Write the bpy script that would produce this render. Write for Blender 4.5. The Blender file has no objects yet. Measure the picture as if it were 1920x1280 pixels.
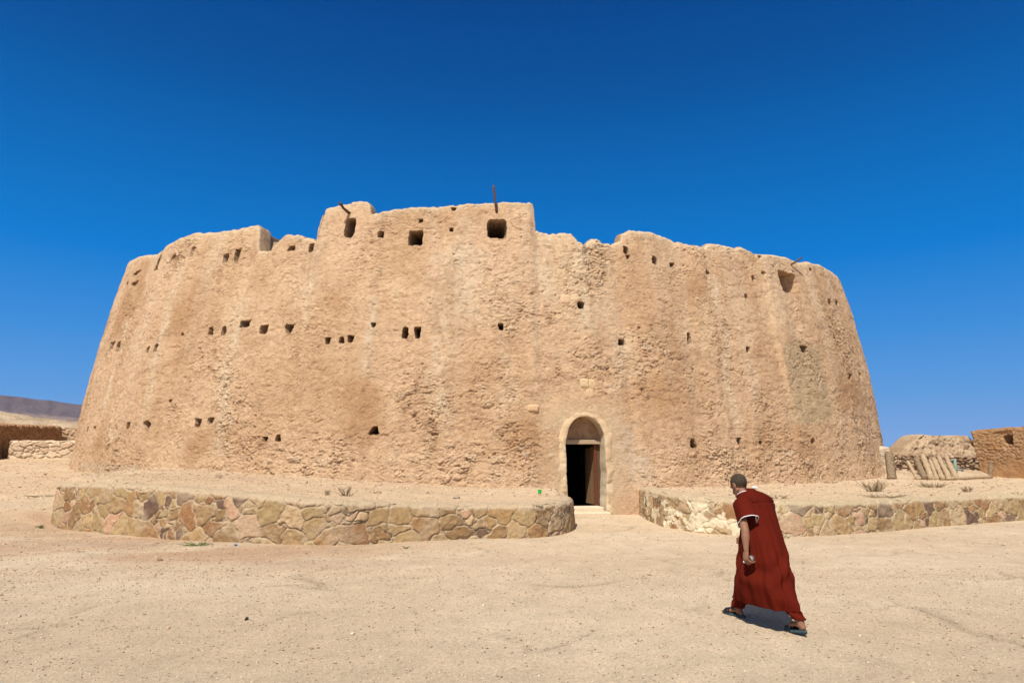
import bpy, bmesh, math, random
import numpy as np
from mathutils import Vector, Matrix

# ------------------------------------------------------------------ camera, sky, sun, exposure
scene = bpy.context.scene
COL = scene.collection
FPX = 1280.0                      # focal length in photo pixels (1920 wide) = 24 mm
PITCH = math.radians(9.32)
CZ = 1.75
cam_d = bpy.data.cameras.new("camera"); cam_d.sensor_width = 36; cam_d.lens = 24
cam_d.clip_start = 0.05; cam_d.clip_end = 20000
cam = bpy.data.objects.new("camera", cam_d); COL.objects.link(cam)
cam.location = (0, 0, CZ); cam.rotation_euler = (math.radians(90) + PITCH, 0, 0)
scene.camera = cam

SUN_EL = math.radians(57); SUN_AZ = math.radians(20)      # sun behind the camera, to its left
SDIR = Vector((-math.sin(SUN_AZ) * math.cos(SUN_EL), -math.cos(SUN_AZ) * math.cos(SUN_EL), math.sin(SUN_EL)))
world = bpy.data.worlds.new("World"); scene.world = world; world.use_nodes = True
nt = world.node_tree; nt.nodes.clear()
sky = nt.nodes.new("ShaderNodeTexSky"); sky.sky_type = 'NISHITA'; sky.sun_disc = False
sky.sun_elevation = SUN_EL; sky.sun_rotation = math.atan2(SDIR.x, SDIR.y)
sky.altitude = 600; sky.air_density = 1.0; sky.dust_density = 1.0; sky.ozone_density = 1.0
hsv = nt.nodes.new("ShaderNodeHueSaturation"); hsv.inputs['Saturation'].default_value = .75
hsv.inputs['Value'].default_value = 1.0
gam = nt.nodes.new("ShaderNodeGamma"); gam.inputs[1].default_value = 1.0
bg = nt.nodes.new("ShaderNodeBackground"); bg.inputs[1].default_value = 0.085
wo = nt.nodes.new("ShaderNodeOutputWorld")
# deep, almost polarised blue of the photograph: the sky texture blended with a clear-air colour by elevation
tcw = nt.nodes.new("ShaderNodeTexCoord"); sx = nt.nodes.new("ShaderNodeSeparateXYZ"); cr_ = nt.nodes.new("ShaderNodeValToRGB")
nt.links.new(tcw.outputs['Generated'], sx.inputs[0]); nt.links.new(sx.outputs['Z'], cr_.inputs[0])
SKYC = [(0.0, (.27, .48, .85)), (.03, (.215, .43, .83)), (.08, (.12, .365, .80)), (.16, (.045, .285, .75)), (.26, (.0, .210, .67)), (.36, (.0, .155, .53)), (.48, (.0, .092, .365)), (.62, (.0, .050, .245)), (1.0, (.0, .045, .20))]
els = cr_.color_ramp.elements
while len(els) < len(SKYC): els.new(.5)
for e_, (p_, c_) in zip(els, SKYC): e_.position = p_; e_.color = (*[q * .60 for q in c_], 1)
bg2 = nt.nodes.new("ShaderNodeBackground"); bg2.inputs[1].default_value = 1.25
nt.links.new(cr_.outputs[0], bg2.inputs[0])
mxs = nt.nodes.new("ShaderNodeMixShader"); 
# away from the sun the sky is deep; toward the sun (behind the camera) it is brighter and whiter
dt = nt.nodes.new("ShaderNodeVectorMath"); dt.operation = 'DOT_PRODUCT'; dt.inputs[1].default_value = SDIR
nt.links.new(tcw.outputs['Generated'], dt.inputs[0])
mr_ = nt.nodes.new("ShaderNodeMapRange"); mr_.inputs[1].default_value = .28; mr_.inputs[2].default_value = .85; mr_.inputs[3].default_value = 1.0; mr_.inputs[4].default_value = .12
nt.links.new(dt.outputs['Value'], mr_.inputs[0]); nt.links.new(mr_.outputs[0], mxs.inputs[0])
nt.links.new(sky.outputs[0], gam.inputs[0]); nt.links.new(gam.outputs[0], hsv.inputs['Color'])
nt.links.new(hsv.outputs[0], bg.inputs[0]); nt.links.new(bg.outputs[0], mxs.inputs[1]); nt.links.new(bg2.outputs[0], mxs.inputs[2])
nt.links.new(mxs.outputs[0], wo.inputs[0])
sun_d = bpy.data.lights.new("sun", 'SUN'); sun_d.energy = 4.6; sun_d.angle = math.radians(0.5)
sun_d.color = (1.0, 0.94, 0.85)
sun = bpy.data.objects.new("sun", sun_d); COL.objects.link(sun)
sun.rotation_euler = SDIR.to_track_quat('Z', 'Y').to_euler()
scene.view_settings.view_transform = 'Standard'; scene.view_settings.look = 'None'
scene.view_settings.exposure = 0.34; scene.view_settings.gamma = 1.0
scene.view_settings.use_curve_mapping = False
scene.render.resolution_x = 1024; scene.render.resolution_y = 682

rng = np.random.default_rng(7); random.seed(7)
sp, cp = math.sin(PITCH), math.cos(PITCH)

# ------------------------------------------------------------------ helpers: picture measurements to world metres
def ray(px, py):
    x = (np.asarray(px, float) - 960) / FPX; y = (640 - np.asarray(py, float)) / FPX
    return x, cp - y * sp, y * cp + sp
def at_z(px, py, z):
    a, b, c = ray(px, py); t = (z - CZ) / c
    return np.array([a * t, b * t, z + 0 * t])
def at_y(px, py, Y):
    a, b, c = ray(px, py); t = Y / b
    return np.array([a * t, Y + 0 * t, CZ + c * t])

# ------------------------------------------------------------------ numpy noise
def h2(ix, iy, seed):
    ix = ix.astype(np.int64); iy = iy.astype(np.int64)
    h = (ix * 374761393 + iy * 668265263 + seed * 974634777) & 0xffffffff
    h = ((h ^ (h >> 13)) * 1274126177) & 0xffffffff
    h = h ^ (h >> 16)
    h = (h * 2246822519) & 0xffffffff
    h = h ^ (h >> 15)
    return (h & 0xffffff) / float(0x1000000)
def vn(x, y, seed=0):
    ix = np.floor(x); iy = np.floor(y); fx = x - ix; fy = y - iy
    u = fx * fx * fx * (fx * (fx * 6 - 15) + 10); v = fy * fy * fy * (fy * (fy * 6 - 15) + 10)
    def g(dx, dy):
        a = h2(ix + dx, iy + dy, seed) * 6.2831853
        return np.cos(a) * (fx - dx) + np.sin(a) * (fy - dy)
    n = (g(0, 0) * (1 - u) + g(1, 0) * u) * (1 - v) + (g(0, 1) * (1 - u) + g(1, 1) * u) * v
    return n * 1.4                                   # about -1..1
def fbm(x, y, o=4, seed=0, gain=0.5):
    s = 0; a = 1.0; t = 0
    for i in range(o):
        s = s + a * vn(x * 2 ** i + 17.3 * i, y * 2 ** i - 9.1 * i, seed + i); t += a; a *= gain
    return s / t * 1.5
def worley(x, y, seed=0, jit=0.9):
    ix = np.floor(x); iy = np.floor(y)
    f1 = np.full(x.shape, 9.0); f2 = np.full(x.shape, 9.0); cid = np.zeros(x.shape)
    cx = np.zeros(x.shape); cy = np.zeros(x.shape)
    for dx in (-1, 0, 1):
        for dy in (-1, 0, 1):
            jx = ix + dx; jy = iy + dy
            px = jx + .5 + jit * (h2(jx, jy, seed) - .5); py = jy + .5 + jit * (h2(jx, jy, seed + 5) - .5)
            d = np.hypot(x - px, y - py); i = h2(jx, jy, seed + 11)
            c = d < f1
            f2 = np.where(c, f1, np.minimum(f2, d)); cid = np.where(c, i, cid)
            cx = np.where(c, px, cx); cy = np.where(c, py, cy); f1 = np.where(c, d, f1)
    return f1, f2, cid, cx, cy
def ss(a, b, x):
    t = np.clip((x - a) / (b - a), 0, 1); return t * t * (3 - 2 * t)
def mixc(a, b, t):
    t = np.asarray(t)[..., None]; return np.asarray(a) * (1 - t) + np.asarray(b) * t

# ------------------------------------------------------------------ mesh helpers
def link(name, me, mat=None, parent=None, smooth=True):
    ob = bpy.data.objects.new(name, me); COL.objects.link(ob)
    if mat: me.materials.append(mat)
    if parent: ob.parent = parent
    if smooth and len(me.polygons): me.polygons.foreach_set('use_smooth', np.ones(len(me.polygons), bool))
    return ob
def np_mesh(name, V, F, col=None):
    """V (n,3), F (m,4) or (m,3) index arrays"""
    V = np.ascontiguousarray(V, dtype=np.float32).reshape(-1, 3); F = np.ascontiguousarray(F, dtype=np.int32)
    k = F.shape[1]; me = bpy.data.meshes.new(name)
    me.vertices.add(len(V)); me.vertices.foreach_set('co', V.ravel())
    me.loops.add(F.size); me.loops.foreach_set('vertex_index', F.ravel())
    me.polygons.add(len(F)); me.polygons.foreach_set('loop_start', np.arange(0, F.size, k, dtype=np.int32))
    try: me.polygons.foreach_set('loop_total', np.full(len(F), k, dtype=np.int32))
    except Exception: pass
    me.update(calc_edges=True)
    if col is not None: set_col(me, col)
    return me
def set_col(me, col):
    c = np.ones((len(me.vertices), 4), np.float32); c[:, :3] = np.asarray(col).reshape(-1, 3)
    a = me.attributes.new('tone', 'FLOAT_COLOR', 'POINT'); a.data.foreach_set('color', c.ravel())
def grid_faces(nr, nc):
    i = np.arange(nr * nc).reshape(nr, nc)
    return np.stack([i[:-1, :-1], i[:-1, 1:], i[1:, 1:], i[1:, :-1]], -1).reshape(-1, 4)
def submesh(V, F, C=None):
    u, inv = np.unique(F, return_inverse=True)
    return V[u], inv.reshape(F.shape), (C[u] if C is not None else None)
def empty(name, loc=(0, 0, 0), rz=0):
    o = bpy.data.objects.new(name, None); COL.objects.link(o); o.location = loc; o.rotation_euler = (0, 0, rz)
    o.empty_display_size = .3
    return o
def tag(o, label=None, cat=None, group=None, kind=None):
    if label: o['label'] = label
    if cat: o['category'] = cat
    if group: o['group'] = group
    if kind: o['kind'] = kind
    return o

class MB:
    """collects tubes, ellipsoids, boxes and lofts into one mesh"""
    def __init__(s): s.v = []; s.f = []
    def add(s, V, F):
        o = len(s.v); s.v += [tuple(map(float, p)) for p in V]; s.f += [tuple(int(i) + o for i in f) for f in F]
    def loft(s, rings, cap=(True, True)):
        n = len(rings[0]); V = [p for r in rings for p in r]; F = []
        for i in range(len(rings) - 1):
            for j in range(n):
                k = (j + 1) % n; F.append((i * n + j, i * n + k, (i + 1) * n + k, (i + 1) * n + j))
        if cap[0]: F.append(tuple(range(n))[::-1])
        if cap[1]: F.append(tuple((len(rings) - 1) * n + j for j in range(n)))
        s.add(V, F)
    def tube(s, pts, rad, seg=12, cap=(True, True), squash=None, up=(0, 0, 1), dome=False):
        P = [Vector(p) for p in pts]; R = list(rad) if hasattr(rad, '__len__') else [rad] * len(P)
        if dome:
            d0 = (P[0] - P[1]).normalized(); d1 = (P[-1] - P[-2]).normalized()
            P = [P[0] + d0 * R[0] * .95, P[0] + d0 * R[0] * .6] + P + [P[-1] + d1 * R[-1] * .6, P[-1] + d1 * R[-1] * .95]
            R = [R[0] * .3, R[0] * .8] + R + [R[-1] * .8, R[-1] * .3]
        rings = []; ref = Vector(up)
        for i, p in enumerate(P):
            t = (P[min(i + 1, len(P) - 1)] - P[max(i - 1, 0)]).normalized()
            if abs(t.dot(ref)) > .97: ref = Vector((1, 0, 0)) if abs(t.x) < .9 else Vector((0, 1, 0))
            a = (ref - t * ref.dot(t)).normalized(); b = t.cross(a); ref = a
            q = squash if squash else 1.0
            rings.append([p + a * math.cos(2 * math.pi * k / seg) * R[i] * q + b * math.sin(2 * math.pi * k / seg) * R[i] for k in range(seg)])
        s.loft(rings, cap)
    def ell(s, c, r, rot=None, seg=20, rings=12):
        c = Vector(c); M = rot or Matrix.Identity(3); rr = []
        for i in range(1, rings):
            t = math.pi * i / rings
            rr.append([c + M @ Vector((r[0] * math.sin(t) * math.cos(2 * math.pi * k / seg), r[1] * math.sin(t) * math.sin(2 * math.pi * k / seg), -r[2] * math.cos(t))) for k in range(seg)])
        s.loft(rr, (True, True))
    def build(s, name, mat, parent=None, smooth=True):
        me = bpy.data.meshes.new(name); me.from_pydata(s.v, [], s.f); me.update()
        return link(name, me, mat, parent, smooth)

# ------------------------------------------------------------------ materials
def new_mat(name, rough=.95):
    m = bpy.data.materials.new(name); m.use_nodes = True
    b = m.node_tree.nodes['Principled BSDF']; b.inputs['Roughness'].default_value = rough
    b.inputs['Specular IOR Level'].default_value = .15
    return m, m.node_tree, b
def noise_node(t, scale, detail=4, rough=.6, vec=None, dist=0):
    n = t.nodes.new('ShaderNodeTexNoise'); n.inputs['Scale'].default_value = scale; n.inputs['Detail'].default_value = detail
    n.inputs['Roughness'].default_value = rough; n.inputs['Distortion'].default_value = dist
    if vec: t.links.new(vec, n.inputs['Vector'])
    return n
def mrange(t, sock, a, b, c, d):
    m = t.nodes.new('ShaderNodeMapRange'); m.inputs[1].default_value = a; m.inputs[2].default_value = b
    m.inputs[3].default_value = c; m.inputs[4].default_value = d; t.links.new(sock, m.inputs[0]); return m.outputs[0]
def mixn(t, mode, fac, a, b):
    m = t.nodes.new('ShaderNodeMix'); m.data_type = 'RGBA'; m.blend_type = mode
    if hasattr(fac, 'is_linked'): t.links.new(fac, m.inputs[0])
    else: m.inputs[0].default_value = fac
    for s, v in ((6, a), (7, b)):
        if hasattr(v, 'is_linked'): t.links.new(v, m.inputs[s])
        else: m.inputs[s].default_value = (*v, 1)
    return m.outputs[2]
def earth(name, base=None, scales=((60, .35), (14, .25)), bumps=((45, .012), (140, .006)), stretch=None, rough=.95, amp=1.0, speck=0.0, chips=None):
    """earthen surface: vertex tone (or a base colour) varied by noise, with fine relief"""
    m, t, b = new_mat(name, rough)
    geo = t.nodes.new('ShaderNodeTexCoord'); vec = geo.outputs['Object']
    if stretch:
        mp = t.nodes.new('ShaderNodeMapping'); mp.inputs['Scale'].default_value = stretch; t.links.new(vec, mp.inputs[0]); vec = mp.outputs[0]
    if base is None:
        at = t.nodes.new('ShaderNodeAttribute'); at.attribute_name = 'tone'; c = at.outputs['Color']
    else: c = base
    for i, (s, k) in enumerate(scales):
        n = noise_node(t, s, 5, .65, vec)
        f = mrange(t, n.outputs[0], .28, .72, 1 - k, 1 + k)
        cc = t.nodes.new('ShaderNodeCombineColor')
        for q in range(3): t.links.new(f, cc.inputs[q])
        c = mixn(t, 'MULTIPLY', 1.0, c, cc.outputs[0])
    if speck > 0:
        v = t.nodes.new('ShaderNodeTexVoronoi'); v.inputs['Scale'].default_value = 42; t.links.new(vec, v.inputs['Vector'])
        f = mrange(t, v.outputs['Color'], .0, 1.0, 1 - speck, 1 + speck)
        cc = t.nodes.new('ShaderNodeCombineColor')
        for q in range(3): t.links.new(f, cc.inputs[q])
        c = mixn(t, 'MULTIPLY', 1.0, c, cc.outputs[0])
    t.links.new(c, b.inputs['Base Color'])
    prev = None
    if chips:
        mp = t.nodes.new('ShaderNodeMapping'); mp.inputs['Scale'].default_value = (1, 1, 1.7); t.links.new(vec, mp.inputs[0])
        wn = noise_node(t, 2.2, 3, .6, vec); wa = t.nodes.new('ShaderNodeVectorMath'); wa.operation = 'MULTIPLY_ADD'
        wa.inputs[1].default_value = (.10, .10, .10); t.links.new(wn.outputs['Color'], wa.inputs[0]); t.links.new(mp.outputs[0], wa.inputs[2])
        v = t.nodes.new('ShaderNodeTexVoronoi'); v.inputs['Scale'].default_value = chips[0]; t.links.new(wa.outputs[0], v.inputs['Vector'])
        dn = noise_node(t, 1.3, 3, .6, vec); ms = mrange(t, dn.outputs[0], .42, .62, .15, 1.0)
        sc = t.nodes.new('ShaderNodeSeparateColor'); t.links.new(v.outputs['Color'], sc.inputs[0])
        pw = t.nodes.new('ShaderNodeMath'); pw.operation = 'MULTIPLY'; t.links.new(sc.outputs[0], pw.inputs[0]); t.links.new(ms, pw.inputs[1])
        bp = t.nodes.new('ShaderNodeBump'); bp.inputs['Distance'].default_value = chips[1]; t.links.new(pw.outputs[0], bp.inputs['Height']); prev = bp.outputs[0]
    for s, dist in bumps:
        n = noise_node(t, s, 6, .7, vec, .3)
        bp = t.nodes.new('ShaderNodeBump'); bp.inputs['Distance'].default_value = dist * amp; bp.inputs['Strength'].default_value = 1
        t.links.new(n.outputs[0], bp.inputs['Height'])
        if prev: t.links.new(prev, bp.inputs['Normal'])
        prev = bp.outputs[0]
    t.links.new(prev, b.inputs['Normal'])
    return m
def plain(name, col, rough=.8, bump=None, var=.12, scale=30):
    m, t, b = new_mat(name, rough)
    tc = t.nodes.new('ShaderNodeTexCoord')
    n = noise_node(t, scale, 4, .6, tc.outputs['Object'])
    f = mrange(t, n.outputs[0], .3, .7, 1 - var, 1 + var)
    cc = t.nodes.new('ShaderNodeCombineColor')
    for q in range(3): t.links.new(f, cc.inputs[q])
    t.links.new(mixn(t, 'MULTIPLY', 1.0, col, cc.outputs[0]), b.inputs['Base Color'])
    if bump:
        n2 = noise_node(t, bump[0], 5, .6, tc.outputs['Object'])
        bp = t.nodes.new('ShaderNodeBump'); bp.inputs['Distance'].default_value = bump[1]; t.links.new(n2.outputs[0], bp.inputs['Height'])
        t.links.new(bp.outputs[0], b.inputs['Normal'])
    return m

M_MUD = earth('mud_plaster', None, ((7, .12), (32, .16), (90, .16)), ((16, .05), (60, .028)), chips=(13, .075))
M_STONE = earth('masonry_stone', None, ((22, .16), (90, .16)), ((40, .022), (160, .008)))
M_GROUND = earth('gravel_ground', None, ((3.1, .06), (60, .20), (160, .30)), ((45, .014), (150, .008)), speck=.15)
M_GRAVEL = earth('pebbles', None, ((40, .1),), ((80, .004),))
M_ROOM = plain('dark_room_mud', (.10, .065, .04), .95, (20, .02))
M_WOOD = plain('weathered_wood', (.115, .062, .036), .85, (60, .006), .35, 25)
M_DOOR = plain('door_wood', (.22, .135, .07), .75, (50, .004), .25, 18)
M_DOORRED = plain('door_edge_wood', (.13, .04, .018), .7, (50, .004), .25, 18)
M_PALM = plain('palm_log', (.40, .29, .18), .95, (35, .02), .3, 12)
M_PALMDARK = plain('rough_palm_log', (.27, .195, .12), .95, (25, .05), .4, 14)
M_GREENMETAL = plain('green_paint', (.20, .28, .25), .6)
M_SKIN = plain('skin', (.235, .115, .068), .5, (220, .0006), .08, 40)
M_HAIR = plain('hair', (.060, .044, .030), .95, (260, .006), .6, 90)
M_SANDAL = plain('sandal_rubber', (.012, .02, .028), .45)
M_SOLE = plain('sandal_sole', (.05, .08, .085), .6)
M_TRIM = plain('white_trim', (.78, .74, .76), .8, None, .05)
M_SHRUB = plain('dry_twigs', (.26, .19, .105), .9, None, .3)
M_GRASSY = plain('green_sprigs', (.13, .17, .05), .9, None, .3)
def robe_mat():
    m, t, b = new_mat('red_cotton', .85)
    b.inputs['Specular IOR Level'].default_value = .05
    tc = t.nodes.new('ShaderNodeTexCoord')
    n = noise_node(t, 5, 4, .6, tc.outputs['Object'])
    f = mrange(t, n.outputs[0], .3, .7, .9, 1.1)
    cc = t.nodes.new('ShaderNodeCombineColor')
    for q in range(3): t.links.new(f, cc.inputs[q])
    t.links.new(mixn(t, 'MULTIPLY', 1.0, (.088, .0085, .0035), cc.outputs[0]), b.inputs['Base Color'])
    mp = t.nodes.new('ShaderNodeMapping'); mp.inputs['Scale'].default_value = (9, 9, 1.6); t.links.new(tc.outputs['Object'], mp.inputs[0])
    n2 = noise_node(t, 1.0, 4, .55, mp.outputs[0], .6)
    bp = t.nodes.new('ShaderNodeBump'); bp.inputs['Distance'].default_value = .022; t.links.new(n2.outputs[0], bp.inputs['Height'])
    n3 = noise_node(t, 700, 2, .5, tc.outputs['Object'])
    b2 = t.nodes.new('ShaderNodeBump'); b2.inputs['Distance'].default_value = .0006; t.links.new(n3.outputs[0], b2.inputs['Height'])
    t.links.new(bp.outputs[0], b2.inputs['Normal']); t.links.new(b2.outputs[0], b.inputs['Normal'])
    return m
M_ROBE = robe_mat()

# ------------------------------------------------------------------ retaining wall lines
LB = [(90, 985), (140, 994), (200, 1001), (300, 1009), (400, 1015), (560, 1022), (640, 1022), (750, 1016), (900, 1010), (1000, 1009), (1050, 1003), (1074, 996), (1080, 985)]
LT = [(110, 906), (140, 906), (200, 908), (300, 914), (400, 922), (560, 937), (640, 940), (750, 944), (900, 947), (1000, 946), (1050, 943), (1074, 938), (1080, 932)]
RB = [(1200, 966), (1212, 974), (1240, 987), (1300, 997), (1380, 1004), (1480, 1006), (1560, 1004), (1640, 998), (1720, 991), (1800, 984), (1920, 975)]
RT = [(1200, 914), (1212, 917), (1240, 923), (1300, 931), (1380, 937), (1480, 940), (1560, 941), (1640, 939), (1720, 935), (1800, 932), (1920, 928)]
def line_pts(B, T):
    xy = []; zt = []
    for (bx, by), (tx, ty) in zip(B, T):
        p = at_z(bx, by, 0.0); q = at_y(tx, ty, p[1] + .05); xy.append(p[:2]); zt.append(q[2])
    return np.array(xy), np.array(zt)
LXY, LZ = line_pts(LB, LT); RXY, RZ = line_pts(RB, RT)
# returns: the left wall turns back beside the doorway; its far end runs back into the slope
LXY = np.vstack([[LXY[0] + np.array([-.25, 3.2])], [LXY[0] + np.array([-.30, 1.2])], LXY, [[1.50, 17.6]], [[1.60, 20.9]]]); LZ = np.concatenate([[1.1, 1.02], LZ, [.66, .66]])
RXY = np.vstack([[[3.72, 21.2]], RXY, [RXY[-1] + np.array([9, 5.0])]]); RZ = np.concatenate([[.74], RZ, [.75]])

def pip(x, y, poly):
    ins = np.zeros(x.shape, bool); n = len(poly)
    for i in range(n):
        x0, y0 = poly[i]; x1, y1 = poly[(i + 1) % n]
        c = ((y0 > y) != (y1 > y)) & (x < (x1 - x0) * (y - y0) / (y1 - y0 + 1e-12) + x0)
        ins ^= c
    return ins
def dist_line(x, y, pl):
    d = np.full(x.shape, 1e9)
    for i in range(len(pl) - 1):
        a = pl[i]; b = pl[i + 1]; ab = b - a; L = (ab ** 2).sum()
        t = np.clip(((x - a[0]) * ab[0] + (y - a[1]) * ab[1]) / L, 0, 1)
        d = np.minimum(d, np.hypot(x - a[0] - t * ab[0], y - a[1] - t * ab[1]))
    return d
LPOLY = np.vstack([LXY, [[1.6, 45], [LXY[0][0], 45]]])
RPOLY = np.vstack([RXY, [[RXY[-1][0] + 40, RXY[-1][1] + 20], [70, 80], [3.72, 80]]])

# ------------------------------------------------------------------ ground
def ground_h(x, y, detail=True):
    x = np.asarray(x, float); y = np.asarray(y, float)
    low = 0.0 * x
    # the slope rising to the left of the left retaining wall
    xl = LXY[0][0]
    lf = ss(xl + .9, xl - .6, x)
    rise = np.interp(y, [15.5, 17.5, 19.0, 22, 28, 35, 45, 80], [0, .22, .62, .95, 1.15, 1.58, 1.7, 1.7])
    base = low + lf * rise
    upL = np.interp(x, LXY[2:-2, 0], LZ[2:-2]) + .022 * np.clip(y - 15, 0, 30)
    upL = np.where(x < -8, upL + (.03 * (-8 - x)).clip(0, .1), upL)
    inL = pip(x, y, LPOLY); dL = dist_line(x, y, LXY)
    wL = np.where(inL, ss(.12, .3, dL), 0)
    upR = .70 + .010 * np.clip(y - 15, 0, 14)
    inR = pip(x, y, RPOLY); dR = dist_line(x, y, RXY)
    wR = np.where(inR, ss(.12, .3, dR), 0)
    h = base * (1 - wL) + np.maximum(upL, base) * wL
    h = h * (1 - wR) + upR * wR
    # the fort's own floor lies low inside its walls
    ff = ss(19.2, 18.9, np.hypot(x + 1.4506, y - 40.524)); h = h * (1 - ff) - .3 * ff
    # far plain behind everything
    far = ss(60, 140, np.hypot(x, y)); h = h * (1 - far) + 1.0 * far
    if detail:
        near = 1 - ss(40, 90, np.hypot(x, y))
        rough = .35 + .65 * ss(-2, -9, x) + .5 * (wL + wR)
        h = h + near * rough * (.035 * fbm(x * .5, y * .5, 4, 3) + .014 * fbm(x * 2.7, y * 2.7, 3, 9))
    return h
def gz(x, y): return float(ground_h(np.array([x]), np.array([y]), False)[0])
def ground_hit(px, py):
    a, b, c = ray(px, py); t = np.linspace(3, 60, 12000); h = ground_h(a * t, b * t, False)
    i = int(np.argmax(CZ + c * t < h)); return float(a * t[i]), float(b * t[i]), float(h[i])
def axis(a, b, step, far, g=1.12):
    v = list(np.arange(a, b, step)); s = step; hi = []; p = v[-1]
    while p < far: s *= g; p += s; hi.append(p)
    lo = []; s = step; p = v[0]
    while p > -far: s *= g; p -= s; lo.append(p)
    return np.array(lo[::-1] + v + hi)
gx = axis(-16, 22, .085, 5500); gy = axis(3, 34, .085, 5500)
GX, GY = np.meshgrid(gx, gy); GH = ground_h(GX, GY)
r_ = np.hypot(GX, GY)
tone_g = mixc((.515, .395, .26), (.57, .448, .305), ss(-.5, .5, fbm(GX * .18, GY * .35, 4, 21)))
pink = ss(-.55, .35, fbm(GX * .30 + 4, GY * .5, 4, 31)) * (ss(1.5, -5, GX) * .8 + .12) * ss(10.0, 12.4, GY)
tone_g = mixc(tone_g, (.42, .27, .165), np.clip(pink, 0, 1))
upm = ((GH > .45) & (r_ < 60)).astype(float)
tone_g = mixc(tone_g, (.53, .39, .245), upm * .7)
bandm = ss(.0, .5, fbm(GX * .13 + 9, GY * .9, 3, 77)) * ss(7, 10, GY) * .55 * ss(4, -3, GX)
tone_g = mixc(tone_g, (.43, .32, .215), bandm)
tone_g = tone_g * (1 + .10 * fbm(GX * 2.2, GY * 2.2, 3, 5))[..., None]
# hairline cracks in the compacted forecourt
wx = GX + .5 * vn(GX * .8, GY * .8, 91); wy = GY + .5 * vn(GX * .8 + 7, GY * .8, 92)
f1, f2, cid, _, _ = worley(wx * .42, wy * .42, 61)
crack = (1 - ss(0.0, .035, f2 - f1)) * ss(.0, .45, vn(GX * .5, GY * .5, 44) + .1) * (GH < .3) * (r_ < 20)
tone_g = tone_g * (1 - .28 * crack)[..., None]
GH = GH - .010 * crack
me = np_mesh('ground', np.stack([GX, GY, GH], -1), grid_faces(len(gy), len(gx)), tone_g)
link('ground', me, M_GROUND)['kind'] = 'structure'

# loose pebbles: one uncountable scatter
def pebbles(name, n, xr, yr, smin, smax, seed, tones, keep=None, bias=1.0):
    r = np.random.default_rng(seed)
    y = yr[0] + (yr[1] - yr[0]) * r.random(n) ** bias; x = (xr[0] + (xr[1] - xr[0]) * r.random(n)) * (y / yr[1] if keep is None else 1)
    m = np.ones(n, bool)
    if keep is not None: m = keep(x, y, r)
    x = x[m]; y = y[m]; n = len(x)
    s = smin + (smax - smin) * r.random(n) ** 3
    O = np.array([[1, 0, 0], [-1, 0, 0], [0, 1, 0], [0, -1, 0], [0, 0, 1], [0, 0, -1], [.6, .6, .55], [-.6, -.5, .6]], float)[:6]
    Fo = np.array([[0, 2, 4], [2, 1, 4], [1, 3, 4], [3, 0, 4], [2, 0, 5], [1, 2, 5], [3, 1, 5], [0, 3, 5]])
    V = O[None] * (1 + .5 * (r.random((n, 6, 1)) - .5)) * s[:, None, None]
    V[..., 2] *= .6; V += (r.random((n, 6, 3)) - .5) * s[:, None, None] * .5
    a = r.random(n) * 6.28; c, sn = np.cos(a)[:, None], np.sin(a)[:, None]
    X = V[..., 0] * c - V[..., 1] * sn; Y = V[..., 0] * sn + V[..., 1] * c
    h = ground_h(x, y)
    P = np.stack([X + x[:, None], Y + y[:, None], V[..., 2] + h[:, None] + s[:, None] * .15], -1)
    F = (Fo[None] + (np.arange(n) * 6)[:, None, None]).reshape(-1, 3)
    T = np.array(tones)[r.integers(0, len(tones), n)] * (.8 + .4 * r.random((n, 1)))
    C = np.repeat(T[:, None], 6, 1)
    return P.reshape(-1, 3), F, C.reshape(-1, 3)
PT = [(.20, .14, .09), (.55, .43, .30), (.58, .46, .33), (.53, .41, .28), (.56, .43, .29), (.52, .39, .26), (.45, .33, .22), (.62, .52, .38), (.40, .25, .16), (.30, .22, .15)]
PT2 = [(.50, .33, .21), (.56, .42, .28), (.42, .27, .17), (.60, .48, .34), (.36, .22, .14)]
parts_ = []
parts_.append(pebbles('g', 42000, (-8.2, 8.2), (5.0, 11), .004, .014, 1, PT, keep=lambda x, y, r: np.abs(x) < y * .78))
parts_.append(pebbles('g', 52000, (-19, 13), (10, 22), .006, .022, 2, PT2, keep=lambda x, y, r: (np.abs(x) < y * .8) & (r.random(len(x)) < .25 + .75 * ss(2, -4, x)) & (np.abs(dist_line(x, y, LXY)) > .25) & (np.abs(dist_line(x, y, RXY)) > .25)))
parts_.append(pebbles('g', 3500, (-19, 16), (6, 24), .010, .032, 3, PT2, keep=lambda x, y, r: (r.random(len(x)) < .12 + .88 * ss(0, -5, x)) & (np.abs(dist_line(x, y, LXY)) > .3) & (np.abs(dist_line(x, y, RXY)) > .3)))
parts_.append(pebbles('g', 16000, (-30, 26), (17, 36), .012, .05, 4, PT2, keep=lambda x, y, r: (ground_h(x, y, False) > .3) & (np.hypot(x + 1.45, y - 40.5) > 20.6)))
o_ = 0; VV = []; FF = []; CC = []
for V, F, C in parts_:
    VV.append(V); FF.append(F + o_); CC.append(C); o_ += len(V)
g_ = link('gravel', np_mesh('gravel', np.concatenate(VV), np.concatenate(FF), np.concatenate(CC)), M_GRAVEL, smooth=False)
tag(g_, 'loose pebbles and gravel strewn over the sandy ground', 'gravel', kind='stuff')

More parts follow.
